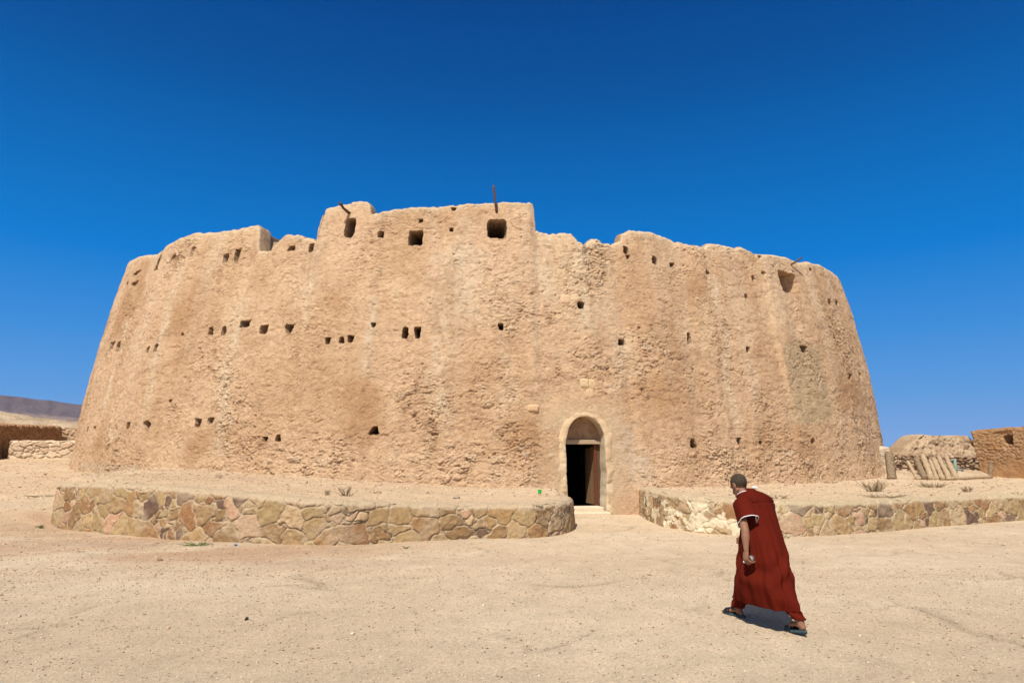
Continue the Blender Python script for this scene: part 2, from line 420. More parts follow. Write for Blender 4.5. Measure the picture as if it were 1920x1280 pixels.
# ------------------------------------------------------------------ the round fort
R0, D0, AZ0 = 20.55, 40.55, math.radians(-2.05)
FC = np.array([D0 * math.sin(AZ0), D0 * math.cos(AZ0)])
def rad(z):
    q = np.clip(z - .85, 0, 12); return R0 - .045 * (z - .85) - .0118 * q * q
TH0 = math.atan2(-FC[1], -FC[0])                 # direction centre -> camera
def fort_xy(th, r):                               # th grows to the right as seen from the camera
    return FC[0] + r * np.cos(TH0 + th), FC[1] + r * np.sin(TH0 + th)
def hit(px, py):
    """picture position -> (angle, height) on the fort's face"""
    a, b, c = ray(px, py); hl = math.hypot(a, b); ux, uy = a / hl, b / hl; z = 5.0
    for _ in range(14):
        r = float(rad(z)); pr = FC[0] * ux + FC[1] * uy; off2 = FC @ FC - pr * pr
        t = pr - math.sqrt(max(r * r - off2, 0)); z = CZ + t * c / hl
    x, y = t * ux, t * uy
    th = math.atan2(y - FC[1], x - FC[0]) - TH0
    th = (th + math.pi) % (2 * math.pi) - math.pi
    return th, z
RIM = [(238, 493), (250, 487), (275, 479), (299, 476), (302, 480), (306, 469), (318, 459), (345, 445), (372, 437), (400, 435), (440, 430), (474, 421), (480, 422), (483, 427), (484, 434), (485.5, 471), (508, 469), (512, 460), (515, 446), (530, 440), (560, 440), (585, 446), (593, 456), (597, 452), (602, 415), (606, 399), (612, 393), (640, 385), (678, 378), (690, 380), (696, 387), (698.5, 403), (716, 402), (735, 395), (760, 390), (800, 388), (850, 387), (890, 383), (930, 382), (960, 381), (992, 380), (1000, 384), (1004, 431), (1012, 436), (1045, 438), (1070, 439), (1085, 453), (1098, 459), (1105, 450), (1120, 446), (1135, 453), (1150, 456), (1164, 452), (1166, 439), (1180, 432), (1205, 434), (1230, 438), (1255, 445), (1270, 451), (1290, 457), (1312, 462), (1320, 463), (1335, 456), (1350, 457), (1380, 463), (1395, 464), (1420, 476), (1440, 479), (1470, 482), (1490, 490), (1500, 493), (1520, 492), (1540, 496), (1556, 505), (1568, 517)]
rt = []; rz = []
for px, py in RIM:
    t, z = hit(px, py); rt.append(t); rz.append(z)
rt = np.array(rt); rz = np.array(rz); o = np.argsort(rt); rt = rt[o]; rz = rz[o]
THL, THR = rt[0], rt[-1]
rt2 = np.concatenate([[-math.pi, THL - .5, THL - .12, THL - .035], rt, [THR + .03, THR + .10, THR + .5, math.pi]])
rz2 = np.concatenate([[9.6, 9.9, rz[0] - .1, rz[0] - .04], rz, [rz[-1] - .25, rz[-1] - .35, 9.8, 9.6]])
def rim(th):
    z = np.interp(th, rt2, rz2); s = th * R0
    return z + .035 * fbm(s * 1.3, 0 * s, 3, 14) + .045 * fbm(s * 5, 0 * s + 3, 4, 15, .65) - .05 * ss(.25, .6, vn(s * 3.1, 0 * s + 9, 16))

HOLES = [  # x, y, w, h in picture units, kind
 (257.5, 514, 8, 6, 0), (254.7, 532, 8, 6, 0), (241, 532, 4, 4, 0), (302, 491, 5, 28, 0), (330.6, 482, 9, 8, 0), (366.6, 469, 6, 9, 0),
 (420.6, 483, 8, 15, 0), (441.7, 478, 9, 23, 0), (545.7, 465, 13, 9, 0), (584, 464, 9, 14, 0), (393, 620, 8, 14, 0), (417, 619, 8, 16, 0),
 (458.6, 607, 18, 12, 0), (493.7, 617, 13, 16, 0), (540, 615.6, 13, 18, 0), (341, 625.5, 4, 5, 0), (211, 649, 5, 14, 0), (220, 649, 5.5, 17, 0),
 (284.8, 656, 5, 12, 0), (300, 652.7, 5, 14, 0), (716, 441, 9, 12, 0), (790.6, 414.5, 7, 7, 0), (851.6, 394, 8, 6, 0), (847, 433, 7, 7, 0),
 (617, 639.5, 9, 12, 0), (643.5, 638.6, 8, 11, 0), (660, 636.7, 9, 13, 0), (701.5, 610, 7, 8, 0), (760.5, 624, 11, 22, 0), (783.6, 624, 10, 21, 0),
 (939, 613.6, 9, 11, 0), (1172.7, 468.7, 8, 13, 0), (1177, 482, 5, 7, 0), (1226.8, 488.6, 9, 14, 0), (1262, 495, 8, 8, 0), (1328, 509, 6, 7, 0),
 (1089, 572, 13, 14, 0), (1168, 640, 11, 12, 0), (1293, 632, 6, 17, 0), (1424, 481, 5, 5, 0), (1415.4, 521, 5, 11, 0), (1431, 511, 5, 5, 0),
 (1402, 555, 5, 10, 0), (1518, 505.8, 5, 6, 0), (1558.5, 566, 5, 11, 0), (1571.7, 567.6, 5, 9, 0), (1406, 655, 6, 12, 0), (1504.5, 654.6, 10, 13, 0),
 (1596.5, 706, 5, 11, 0), (1614, 702, 3.5, 7, 0), (1390, 828, 7, 17, 0), (1430, 830, 6, 8, 0), (1522.5, 825.6, 7, 10, 0), (167, 804, 3.5, 8, 0),
 (179.7, 802, 4, 7, 0), (246, 796.7, 6, 11, 0), (281.5, 799, 9, 20, 0), (369.7, 792, 9, 15, 0), (390.5, 788.4, 9, 13, 0), (317.7, 751, 5, 5, 0),
 (498.7, 823, 8, 9, 0), (523.4, 820.6, 10, 12, 0), (703.4, 806.5, 14, 15, 0), (1297, 830.4, 10, 16, 0),
 (658.4, 428.6, 20, 37, 1), (780, 447, 26, 27, 2), (931.5, 431, 36, 36, 3), (1477, 530.5, 32, 37, 4)]

NS = 2400; NZ = 500; DTH = math.radians(61)
thf = np.linspace(-DTH, DTH, NS)
# concentrate on the visible front, coarse round the back
thb = np.linspace(DTH, 2 * math.pi - DTH, 170)[1:-1]
th_all = np.concatenate([thf, thb, [2 * math.pi - DTH]])
z_rows = np.linspace(-.35, 12.6, NZ + 70)
# only as many rows as the rim needs
thw = (th_all + math.pi) % (2 * math.pi) - math.pi
ZT = rim(thw)
z_rows = z_rows[z_rows < ZT.max() + .05]; nr = len(z_rows)
TH, ZR = np.meshgrid(th_all, z_rows); THW = np.broadcast_to(thw, TH.shape)
ZTg = np.broadcast_to(ZT, TH.shape); Z = np.minimum(ZR, ZTg)
S = THW * R0
# --- relief (metres, outward)
SEAMS = ((215, .07), (335, -.10), (450, .08), (565, .07), (700, -.10), (830, .08), (1005, -.10), (1110, -.05), (1175, .10), (1340, -.08), (1450, .09), (1560, -.08))
def wall_relief(S, Z):
    big = .10 * fbm(S * .22, Z * .10, 3, 101) + .05 * fbm(S * .9, Z * .3, 3, 102)
    # broad vertical ribs left by successive plaster coats
    rib = .035 * np.clip(vn(S * .75, Z * .05, 103), -1, 1)
    sp_ = S + .22 * fbm(S * .2 + 50, Z * .55, 3, 190)
    for px, a_ in SEAMS:
        t, _ = hit(px, 600); rib = rib + a_ * ss(-.16, .16, sp_ - t * R0)
    w1 = S + .07 * fbm(S * 2.5, Z * 2.5, 3, 104); w2 = Z + .06 * fbm(S * 2.5 + 5, Z * 2.5, 3, 105)
    rough = ss(-.25, .55, fbm(S * .45, Z * .38, 5, 106)) * .80 + .16 + .45 * ss(3.2, .9, Z)
    rough = rough * (.65 + .7 * ss(-.3, .4, fbm(S * 2.2, Z * 2.6, 3, 116)))
    rough = np.clip(rough * (.62 + .85 * decay(S, Z)), .06, 1.5)
    # broken daubs and flattened stones: every cell is a facet with its own height and tilt
    def facets(sx, sz, seed, tilt):
        f1, f2, cid, cx, cy = worley(w1 * sx, w2 * sz, seed)
        tx = h2(np.floor(cid * 9973), np.floor(cid * 331), seed + 1) - .5; tz = h2(np.floor(cid * 7919), np.floor(cid * 613), seed + 2) - .5
        return (cid - .5) + tilt * (tx * (w1 * sx - cx) + tz * (w2 * sz - cy) - .5 * (w2 * sz - cy)), ss(0, .12, f2 - f1), cid
    fa, ea, cid = facets(3.6, 6.5, 107, 1.3)
    fb, eb, gid = facets(8.5, 14, 108, 1.4)
    fc, ec, _ = facets(15, 24, 112, 1.2)
    sel = ss(.45, .6, cid) + .25; sel2 = ss(.35, .6, gid) + .15
    fine = fbm(S * 11, Z * 15, 3, 110, .6)
    gv = np.abs(fbm(S * 2.3 + 80, Z * 4.2, 5, 118)); groove = -.030 * (1 - ss(.0, .035, gv)) * ss(.02, .3, vn(S * 1.1, Z * 1.4, 119)) * np.clip(rough, .2, 1)
    p1, _, pid, _, _ = worley(w1 * 2.9, w2 * 3.6, 141); q1, _, qid, _, _ = worley(w1 * 2.3, w2 * 3.1, 142); r1, _, rid_, _, _ = worley(w1 * 7, w2 * 9, 143)
    pits = -.055 * ss(.17, .07, p1) * (pid < .22) + .030 * ss(.26, .17, q1) * (qid > .80) - .028 * ss(.22, .10, r1) * (rid_ < .18)
    groove = groove + pits * np.clip(rough * 1.3, .45, 1.2)
    # shallow undercut ledges where a coat has flaked off
    lv = fbm(S * .9 + 40, Z * 1.6, 5, 111); ledge = .012 * (ss(.02, .05, lv) + ss(.30, .33, lv) - ss(-.28, -.25, lv) * 1.0)
    return big + rib + ledge + groove + rough * (.024 * fa * sel + .030 * fb * sel2 + .021 * fc + .010 * fine - .006 * (1 - eb) * sel2), rough, cid, gid
def decay(S, Z):
    o = 0 * S
    for px, py, rw, rh in ((1180, 560, 1.0, 2.4), (1120, 480, 1.2, 1.0), (760, 780, 1.6, .7), (930, 840, 1.8, .9), (1360, 870, 2.6, .6), (430, 700, .7, 2.6), (350, 480, .6, 1.0), (1000, 600, 1.5, .6), (560, 860, 2.0, .5), (1590, 700, .9, 2.6), (1020, 820, .6, .8), (300, 760, .8, .5), (1420, 620, .8, .7), (1060, 700, 1.2, .6)):
        t, z = hit(px, py); o = np.maximum(o, np.exp(-((S - t * R0) / rw) ** 2 - ((Z - z) / rh) ** 2))
    return o
REL, ROUGH, CID, GID = wall_relief(S, Z)
# erosion at the very rim and a rounded shoulder
top = ZTg - Z
REL = REL - .06 * (1 - ss(0, .10, top)) ** 2
# toe of the wall: stone footing bulges
REL = REL + .10 * ss(2.0, .5, Z) + .16 * ss(.95, .2, Z)
DTHC, DZ = hit(1102, 955)                     # doorway base centre
d_th, d_w = DTHC, .60
xloc = (THW - d_th) * R0; zloc = Z
halo_w = .45
near_door = ss(2.0, .9, np.abs(xloc)) * ss(4.0, 3.1, zloc)
REL = REL * (1 - .85 * near_door)

# --- openings pushed in, each kept as its own piece
HOLE_SHADE = np.zeros(TH.shape); HID = np.full(TH.shape, -1, int); DEP = np.zeros(TH.shape)
hinfo = []
cellw = thf[1] - thf[0]
for i, (px, py, w, h, k) in enumerate(HOLES):
    t, z = hit(px, py)
    tl, _ = hit(px - w / 2, py); tr, _ = hit(px + w / 2, py); _, zt_ = hit(px, py - h / 2); _, zb_ = hit(px, py + h / 2)
    hw = max(abs(tr - tl) * R0 / 2, .055); hh = max((zt_ - zb_) / 2, .05)
    if k == 0: hw *= 1.06
    c0 = np.searchsorted(thf, t - hw * 1.6 / R0); c1 = np.searchsorted(thf, t + hw * 1.6 / R0) + 1
    c0 = max(c0, 0); c1 = min(c1, NS)
    r0_ = max(np.searchsorted(z_rows, z - hh * 1.6) - 1, 0); r1_ = np.searchsorted(z_rows, z + hh * 1.6) + 1
    sl = (slice(r0_, r1_), slice(c0, c1))
    u = (S[sl] - t * R0) / hw; v = (Z[sl] - z) / hh
    r = np.random.default_rng(i + 50)
    if k == 0:
        taper = r.uniform(-.45, .45); u = (u - r.uniform(-.15, .15) * v) / (1 + taper * v)
        e = r.choice([3.0, 5.0, 9.0]); d = (np.abs(u) ** e + np.abs(v) ** e) ** (1 / e)
        d = d + .16 * vn(S[sl] * 7 + i, Z[sl] * 9, 300 + i) + .12 * vn(S[sl] * 22 + i, Z[sl] * 22, 400 + i)
        dep = r.uniform(.7, 1.0)
    else:
        e = {1: 4, 2: 12, 3: 4.5, 4: 14}[k]
        d = (np.abs(u) ** e + np.abs(v) ** e) ** (1 / e) + .05 * vn(S[sl] * 5 + i, Z[sl] * 5, 300 + i)
        dep = 3.2 if k != 1 else 1.6
        if k == 4:                                   # splayed right jamb and sill
            dep_arr = np.where(u > .82, .32, 3.0)
            m = d < 1; HOLE_SHADE[sl] = np.where(m & (u <= .82), 1, HOLE_SHADE[sl])
            DEP[sl] = np.where(m, dep_arr, DEP[sl]); HID[sl] = np.where(m, i, HID[sl]); hinfo.append((i, t, z, hw, hh)); continue
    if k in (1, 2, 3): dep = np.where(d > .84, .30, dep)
    m = (d < 1) & (top[sl] > .04)
    if not m.any(): m = (np.abs(u) < .8) & (np.abs(v) < .8)
    DEP[sl] = np.where(m, dep, DEP[sl]); HOLE_SHADE[sl] = np.where(m, np.where(np.asarray(dep) < .35, .6, 1) + 0 * d, HOLE_SHADE[sl]); HID[sl] = np.where(m, i, HID[sl]); hinfo.append((i, t, z, hw, hh))
RR = rad(Z) + REL * np.where(HID >= 0, .3, 1.0) - DEP
X, Y = fort_xy(TH, RR)

# --- colour of the earth coat
base = mixc((.56, .355, .195), (.64, .425, .25), ss(-.5, .5, fbm(S * .28, Z * .22, 4, 120)))
base = mixc(base, (.66, .455, .265), .8 * ss(.05, .6, fbm(S * .6 + 3, Z * .5, 4, 121)))
base = mixc(base, (.46, .265, .13), .8 * ss(.1, .6, fbm(S * .4 + 30, Z * .34, 4, 122)))
# pale run-off streaks under low points of the rim
streak = ss(.12, .55, vn(S * 1.25 + .25 * vn(S * .5, Z * .5, 131), Z * .06, 130) + .18 * fbm(S * 3, Z * .7, 3, 132))
base = mixc(base, (.66, .50, .335), streak * .28 * ss(.5, 4.5, Z))
for px, yt, yb, wd in ((1090, 460, 620, .50), (1020, 440, 560, .35), (452, 560, 860, .30), (590, 470, 600, .22), (832, 560, 800, .30), (875, 470, 600, .9), (345, 500, 780, .22), (240, 600, 780, .2), (1340, 520, 800, .2), (1170, 640, 700, .3), (700, 560, 700, .2)):
    t, z1 = hit(px, yt); _, z0 = hit(px, yb)
    w_ = np.exp(-((S - t * R0 + .25 * vn(Z * .6, S * 0 + px, 133)) / wd) ** 2) * ss(z0 - .6, z0 + .5, Z) * ss(z1 + .4, z1 - .2, Z)
    base = mixc(base, (.69, .545, .36), np.clip(w_ * (.46 + .5 * fbm(S * 4, Z * 1.2, 3, 134)), 0, .75))
# weathered greyer plaster patches
for (pxa, pya, pxb, pyb, col, k) in ((1462, 640, 1560, 792, (.47, .345, .195), .8), (1150, 790, 1200, 880, (.60, .48, .34), .5), (150, 868, 270, 886, (.40, .33, .22), .75), (1190, 850, 1225, 905, (.56, .46, .33), .6)):
    ta, za = hit(pxa, pya); tb, zb = hit(pxb, pyb)
    ed = np.maximum(np.abs(S - (ta + tb) * R0 / 2) - abs(tb - ta) * R0 / 2, np.abs(Z - (za + zb) / 2) - abs(za - zb) / 2) + .25 * fbm(S * 1.5, Z * 1.5, 3, 140)
    base = mixc(base, col, k * ss(.12, -.12, ed))
# exposed stones catch paler tones, more at the foot
base = mixc(base, (.64, .49, .33), ss(.78, .9, CID) * np.clip(ROUGH - .3, 0, 1) * .55)
base = mixc(base, (.42, .24, .125), ss(.80, .95, GID) * .5)
base = mixc(base, (.40, .235, .12), .6 * ss(.2, .55, fbm(S * 1.6 + 60, Z * 1.3, 4, 180)) * ss(.2, .9, ROUGH))
foot = ss(2.3, .8, Z + .3 * fbm(S * .5, Z, 3, 150))
base = mixc(base, (.66, .445, .26), foot * .55)
pinkr = ss(.9, .3, Z) * ss(2.2, 3.2, S - DTHC * R0 + 2.8)
base = mixc(base, (.55, .33, .22), pinkr * .5)
topb = ss(.35, .0, top)
base = mixc(base, (.70, .52, .32), topb * .7)
base = base * np.array([1.065, 1.08, 1.12])
base = base * (1 + .06 * fbm(S * 5, Z * 5, 2, 160))[..., None]
halo = np.exp(-(np.maximum(np.abs(xloc) - .75, 0) / .35) ** 2) * np.exp(-(np.maximum(zloc - 2.9, 0) / .4) ** 2)
base = mixc(base, (.67, .49, .30), np.clip(halo * (.75 + .6 * fbm(S * 1.3, Z * 1.3, 3, 165)), 0, 1))
base = mixc(base, (.08, .048, .028), HOLE_SHADE)          # shade painted into the colour of the deep openings

# --- rim top, inner face
nc_ = 12
Wd = np.concatenate([np.linspace(0.0, 1.0, 9)[1:] * .55, [.58, 3.8, 3.85]])
capr = []; capz = []; capc = []
sT = thw * R0
for j, w in enumerate(Wd):
    rise = .035 * math.sin(min(w / .55, 1) * math.pi) ** .6 * (1 if w < .55 else 0)
    zz = ZT + rise + .05 * fbm(sT * 3.3, 0 * sT + w * 3, 4, 170) - (0, 0, 0, 0, 0, 0, 0, 0, .16, .2, 14)[j]
    zz = np.maximum(zz, -.3)
    rr = rad(ZT) + REL[-1] - w - (.0)
    capr.append(rr); capz.append(zz); capc.append(mixc((.57, .41, .26), (.48, .32, .195), ss(-.4, .4, fbm(sT * 1.2, 0 * sT + w, 3, 171))))
CX, CY = fort_xy(np.broadcast_to(th_all, (len(Wd), len(th_all))), np.array(capr))
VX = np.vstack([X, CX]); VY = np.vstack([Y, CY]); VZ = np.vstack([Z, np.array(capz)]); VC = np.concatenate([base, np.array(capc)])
nR = VX.shape[0]; nC = VX.shape[1]
F = grid_faces(nR, nC)
V = np.stack([VX, VY, VZ], -1).reshape(-1, 3); C = VC.reshape(-1, 3)
ridx = F[:, 0] // nC; cidx = F[:, 0] % nC
# remove the collapsed faces above the rim
flatZR = np.vstack([ZR, np.zeros_like(CX)]); flatZT = np.vstack([ZTg, np.ones_like(CX)])
over = (flatZR > flatZT).reshape(-1)
wallf = ridx < nr - 1
drop = wallf & over[F].all(1)
# doorway cut
DOORTOP = 2.86
xs_ = np.concatenate([xloc, np.full(CX.shape, 99.)]).reshape(-1); zs_ = np.concatenate([zloc, np.zeros(CX.shape)]).reshape(-1)
def in_door(x, z, g=0.0):
    arch = (x / (.62 + g)) ** 2 + ((z - 2.15) / (.72 + g)) ** 2 < 1
    return (np.abs(x) < .62 + g) & (z < 2.15) | arch
ind = in_door(xs_, zs_, .05)
lastrow = np.zeros((nR, nC), bool); lastrow[-2:, np.abs((thw - d_th) * R0) < 1.7] = True
drop |= lastrow.reshape(-1)[F].all(1)
drop |= ind[F].all(1)
F = F[~drop]
hid = np.concatenate([HID, np.full(CX.shape, -1)]).reshape(-1)[F].max(1)

fort = empty('fortified_granary', (FC[0], FC[1], 0))
tag(fort, 'huge round mud-walled granary fort with small dark openings and an arched doorway', 'fort')
OFF = np.array([FC[0], FC[1], 0])
def fort_part(name, sel, mat, parent=fort):
    v, f, c = submesh(V - OFF, F[sel], C)
    return link(name, np_mesh(name, v, f, c), mat, parent)
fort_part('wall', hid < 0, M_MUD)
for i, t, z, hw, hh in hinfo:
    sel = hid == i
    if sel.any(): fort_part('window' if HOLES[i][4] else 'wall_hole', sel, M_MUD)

# --- doorway: stone surround, blocked arch head, lintel, leaf, steps, dark room behind
dx_, dy_ = fort_xy(DTHC, float(rad(.5)) - .0)
nin = np.array([FC[0] - dx_, FC[1] - dy_]); nin = nin / np.hypot(*nin)     # inwards
tr_ = np.array([nin[1], -nin[0]])                                         # to the right
def DL(u, d, z):                         # door-local: right, inwards, up  (relative to fort empty)
    return (dx_ + tr_[0] * u + nin[0] * d - FC[0], dy_ + tr_[1] * u + nin[1] * d - FC[1], z)
def outline(hw, top, spring, n=40):
    pts = [(-hw, z) for z in np.linspace(-.15, spring, 44)]
    for a in np.linspace(math.pi, 0, n)[1:-1]: pts.append((hw * math.cos(a), spring + (top - spring) * math.sin(a)))
    pts += [(hw, z) for z in np.linspace(spring, -.15, 44)]
    return np.array(pts)
oi = outline(.59, 2.84, 2.12); oo = outline(.93, 3.08, 2.14)
oi = oi + np.stack([.035 * vn(oi[:, 1] * 2.1 + (oi[:, 0] > 0) * 7, oi[:, 0], 213) + .012 * vn(oi[:, 1] * 7, oi[:, 0] * 7, 214), .03 * vn(oi[:, 0] * 3, oi[:, 1], 215) * (oi[:, 1] > 2.2)], -1)
wobo = .13 * fbm(oo[:, 0] * 2.2 + 3, oo[:, 1] * 2.2, 3, 211); oo = oo + np.stack([np.sign(oo[:, 0]) * wobo, np.where(oo[:, 1] > 2.2, wobo, 0)], -1)
prof = [(1.0, -.15), (.9, -.09), (.8, -.05), (.65, -.015), (.5, .005), (.35, .018), (.2, .02), (.06, .02), (.0, .005)]
rows = []; cols = []
nn = len(oi)
su = np.arange(nn) * .055
for b, out in prof:
    p = oi * (1 - b) + oo * b
    wob = .035 * fbm(p[:, 0] * 3, p[:, 1] * 3, 4, 201)
    blk = np.abs(((p[:, 1] + .04 * vn(p[:, 0] * 3, p[:, 1], 7)) / .30) % 1 - .5) * 2
    joint = ss(.86, .97, blk) * (p[:, 1] < 2.35)
    o_n = out + wob + .02 * fbm(p[:, 0] * 9, p[:, 1] * 9, 2, 202) - .035 * joint * (b < .8) + .03 * (h2(np.floor(p[:, 1] / .30), (p[:, 0] > 0).astype(float), 19) - .5) * (p[:, 1] < 2.3) * (b < .8)
    # lean back with the wall's batter
    bat = np.array([R0 - float(rad(q)) for q in p[:, 1]]) - (R0 - float(rad(.5)))
    rows.append([DL(q[0], -on + bt, q[1]) for q, on, bt in zip(p, o_n, bat)])
    idn = h2(np.floor(p[:, 1] / .30), (p[:, 0] > 0).astype(float) * (p[:, 1] < 2.3), 9)
    c = mixc((.61, .44, .26), (.71, .57, .38), idn); c = mixc(c, (.63, .445, .265), (p[:, 1] > 2.25) * .85); c = mixc(c, (.40, .29, .18), joint * .45 * (b < .8)); c = mixc(c, (.655, .475, .285), ss(.25, .7, b + .3 * fbm(p[:, 0] * 4, p[:, 1] * 4, 3, 212)) * np.ones(nn)); c = mixc(c, (.50, .35, .20), .6 * ss(.1, .5, fbm(p[:, 0] * 3 + 8, p[:, 1] * 3, 4, 218))); cols.append(c)
for d in (.04, .12, .22, .32, .42, .52, .66):
    p = oi + np.stack([.012 * fbm(su * 3, su * 0 + d * 4, 3, 203), .0 * su], -1)
    bat = np.array([R0 - float(rad(q)) for q in p[:, 1]]) - (R0 - float(rad(.5)))
    rows.append([DL(q[0], d + bt, q[1]) for q, bt in zip(p, bat)])
    cols.append(mixc((.60, .47, .32), (.68, .58, .43), ss(-.4, .4, fbm(su * 2, su * 0 + d, 3, 204))))
me = np_mesh('doorway', np.array(rows), grid_faces(len(rows), nn), np.array(cols).reshape(-1, 3))
door = link('doorway', me, M_STONE, fort)
# arch head infill (tympanum), set back, with rough daubed face
tp = outline(.66, 2.92, 2.12)
U_, Z_ = np.meshgrid(np.linspace(-.66, .66, 60), np.linspace(2.06, 2.92, 40))
dd = .60 + .02 * fbm(U_ * 5, Z_ * 5, 3, 205) + .012 * fbm(U_ * 20, Z_ * 20, 2, 206) + .1 * 0
P = np.array([DL(u, d, z) for u, d, z in zip(U_.ravel(), dd.ravel(), Z_.ravel())])
tc_ = mixc((.44, .27, .155), (.52, .35, .22), ss(-.4, .4, fbm(U_ * 3, Z_ * 3, 3, 207)))
link('arch_infill', np_mesh('arch_infill', P, grid_faces(40, 60), tc_), M_MUD, door)
def box(mb, u0, u1, d0, d1, z0, z1, bev=0.0):
    mb.add([DL(u, d, z) for z in (z0, z1) for d in (d0, d1) for u in (u0, u1)], [(0, 1, 3, 2), (4, 6, 7, 5), (0, 4, 5, 1), (1, 5, 7, 3), (3, 7, 6, 2), (2, 6, 4, 0)])
def bevel(ob, w, seg=2):
    m = ob.modifiers.new('bevel', 'BEVEL'); m.width = w; m.segments = seg; m.limit_method = 'ANGLE'; return ob
mb = MB(); box(mb, -.68, .68, .50, .99, 2.03, 2.16); bevel(mb.build('lintel', plain('lintel_stone', (.42, .31, .20), .9, (30, .02)), door, False), .015)
mb = MB(); box(mb, -.50, .50, -.02, .60, .05, .22); bevel(mb.build('threshold', plain('step_stone', (.66, .54, .38), .9, (30, .02)), door, False), .03)
mb = MB(); box(mb, -.58, .62, -.30, .2, -.1, .09); bevel(mb.build('door_step', plain('low_step_stone', (.64, .52, .37), .9, (30, .02)), door, False), .03)
# inner jambs narrowing the opening and an unlit vaulted passage behind
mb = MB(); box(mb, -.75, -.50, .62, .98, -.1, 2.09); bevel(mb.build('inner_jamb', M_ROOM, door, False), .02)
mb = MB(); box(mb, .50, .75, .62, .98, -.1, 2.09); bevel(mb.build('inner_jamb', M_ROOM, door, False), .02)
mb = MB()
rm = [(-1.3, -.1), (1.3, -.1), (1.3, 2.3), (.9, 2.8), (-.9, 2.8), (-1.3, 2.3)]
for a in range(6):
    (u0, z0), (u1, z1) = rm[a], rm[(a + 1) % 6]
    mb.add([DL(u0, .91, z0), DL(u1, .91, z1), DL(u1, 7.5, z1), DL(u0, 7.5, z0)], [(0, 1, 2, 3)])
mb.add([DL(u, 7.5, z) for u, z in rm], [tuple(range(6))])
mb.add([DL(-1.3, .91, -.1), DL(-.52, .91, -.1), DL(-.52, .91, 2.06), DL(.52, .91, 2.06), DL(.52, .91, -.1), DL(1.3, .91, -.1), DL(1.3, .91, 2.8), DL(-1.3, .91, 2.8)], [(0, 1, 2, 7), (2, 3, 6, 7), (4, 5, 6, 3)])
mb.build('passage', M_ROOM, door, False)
# plank door leaf, swung inwards on the right
mb = MB()
def leaf_box(mb, a0, a1, t0, t1, z0, z1, ang=math.radians(86)):
    ca, sa = math.cos(ang), math.sin(ang); pts = []
    for z in (z0, z1):
        for t in (t0, t1):
            for a in (a0, a1):
                u = .47 - a * ca - t * sa * 0 - t; d = .66 + a * sa; pts.append(DL(u, d, z))
    mb.add(pts, [(0, 1, 3, 2), (4, 6, 7, 5), (0, 4, 5, 1), (1, 5, 7, 3), (3, 7, 6, 2), (2, 6, 4, 0)])
for q in range(3): leaf_box(mb, .02 + q * .27, .28 + q * .27, 0, .035, .24, 1.96 - .03 * q)
leaf = bevel(mb.build('door_leaf', M_DOOR, door, False), .006)
mb = MB()
box(mb, .405, .495, .60, .66, .22, 2.03)
bevel(mb.build('door_post', M_DOORRED, door, False), .008)
mb = MB(); box(mb, -.53, -.46, .60, .66, .22, 2.03); bevel(mb.build('door_post', plain('dark_post', (.10, .05, .03), .8), door, False), .008)

# three inset blocks of dressed stone in the wall face
def inset_block(px, py, w, h, col, seed):
    t, z = hit(px, py); w *= 1.25; h *= 1.2; tl, _ = hit(px - w / 2, py); tr2, _ = hit(px + w / 2, py); _, z1 = hit(px, py - h / 2); _, z0 = hit(px, py + h / 2)
    r = float(rad(z)); mb = MB(); n = 14; Vv = []; 
    uu, zz = np.meshgrid(np.linspace(-1, 1, n), np.linspace(-1, 1, n))
    rr = np.maximum(np.abs(uu), np.abs(zz)); k = 4; nm = (np.abs(uu) ** k + np.abs(zz) ** k) ** (1 / k); s = np.where(rr > 0, rr / np.maximum(nm, 1e-6), 1)
    th = t + uu * s * abs(tr2 - tl) / 2; z_ = z + zz * s * (z1 - z0) / 2
    rel = .065 * (1 - rr ** 6) - .075 + .012 * fbm(uu * 2 + seed, zz * 2, 3, seed)
    ww = wall_relief(np.array([[t * R0]]), np.array([[z]]))[0][0, 0]
    x, y = fort_xy(th, rad(z_) + ww + rel + .035)
    v = np.stack([x, y, z_], -1).reshape(-1, 3) - OFF
    link('stone_block', np_mesh('stone_block', v, grid_faces(n, n), np.broadcast_to(np.array(col), (n * n, 3)) * (1 + .1 * fbm(uu * 3, zz * 3, 2, seed)).reshape(-1, 1)), M_STONE, fort)
inset_block(1060, 561, 16, 16, (.64, .44, .27), 1); inset_block(1077, 559, 13, 14, (.63, .46, .27), 2)
inset_block(1097, 718, 14, 16, (.62, .45, .26), 3); inset_block(1112, 718, 13, 17, (.61, .44, .25), 4); inset_block(1107, 737, 15, 15, (.60, .43, .25), 5)
inset_block(999, 765, 18, 12, (.64, .42, .24), 6); inset_block(1240, 896, 18, 12, (.40, .30, .19), 7); inset_block(1272, 890, 18, 14, (.52, .38, .20), 8)
inset_block(1163, 938, 22, 18, (.56, .40, .20), 9); inset_block(1141, 822, 10, 10, (.58, .48, .34), 10)

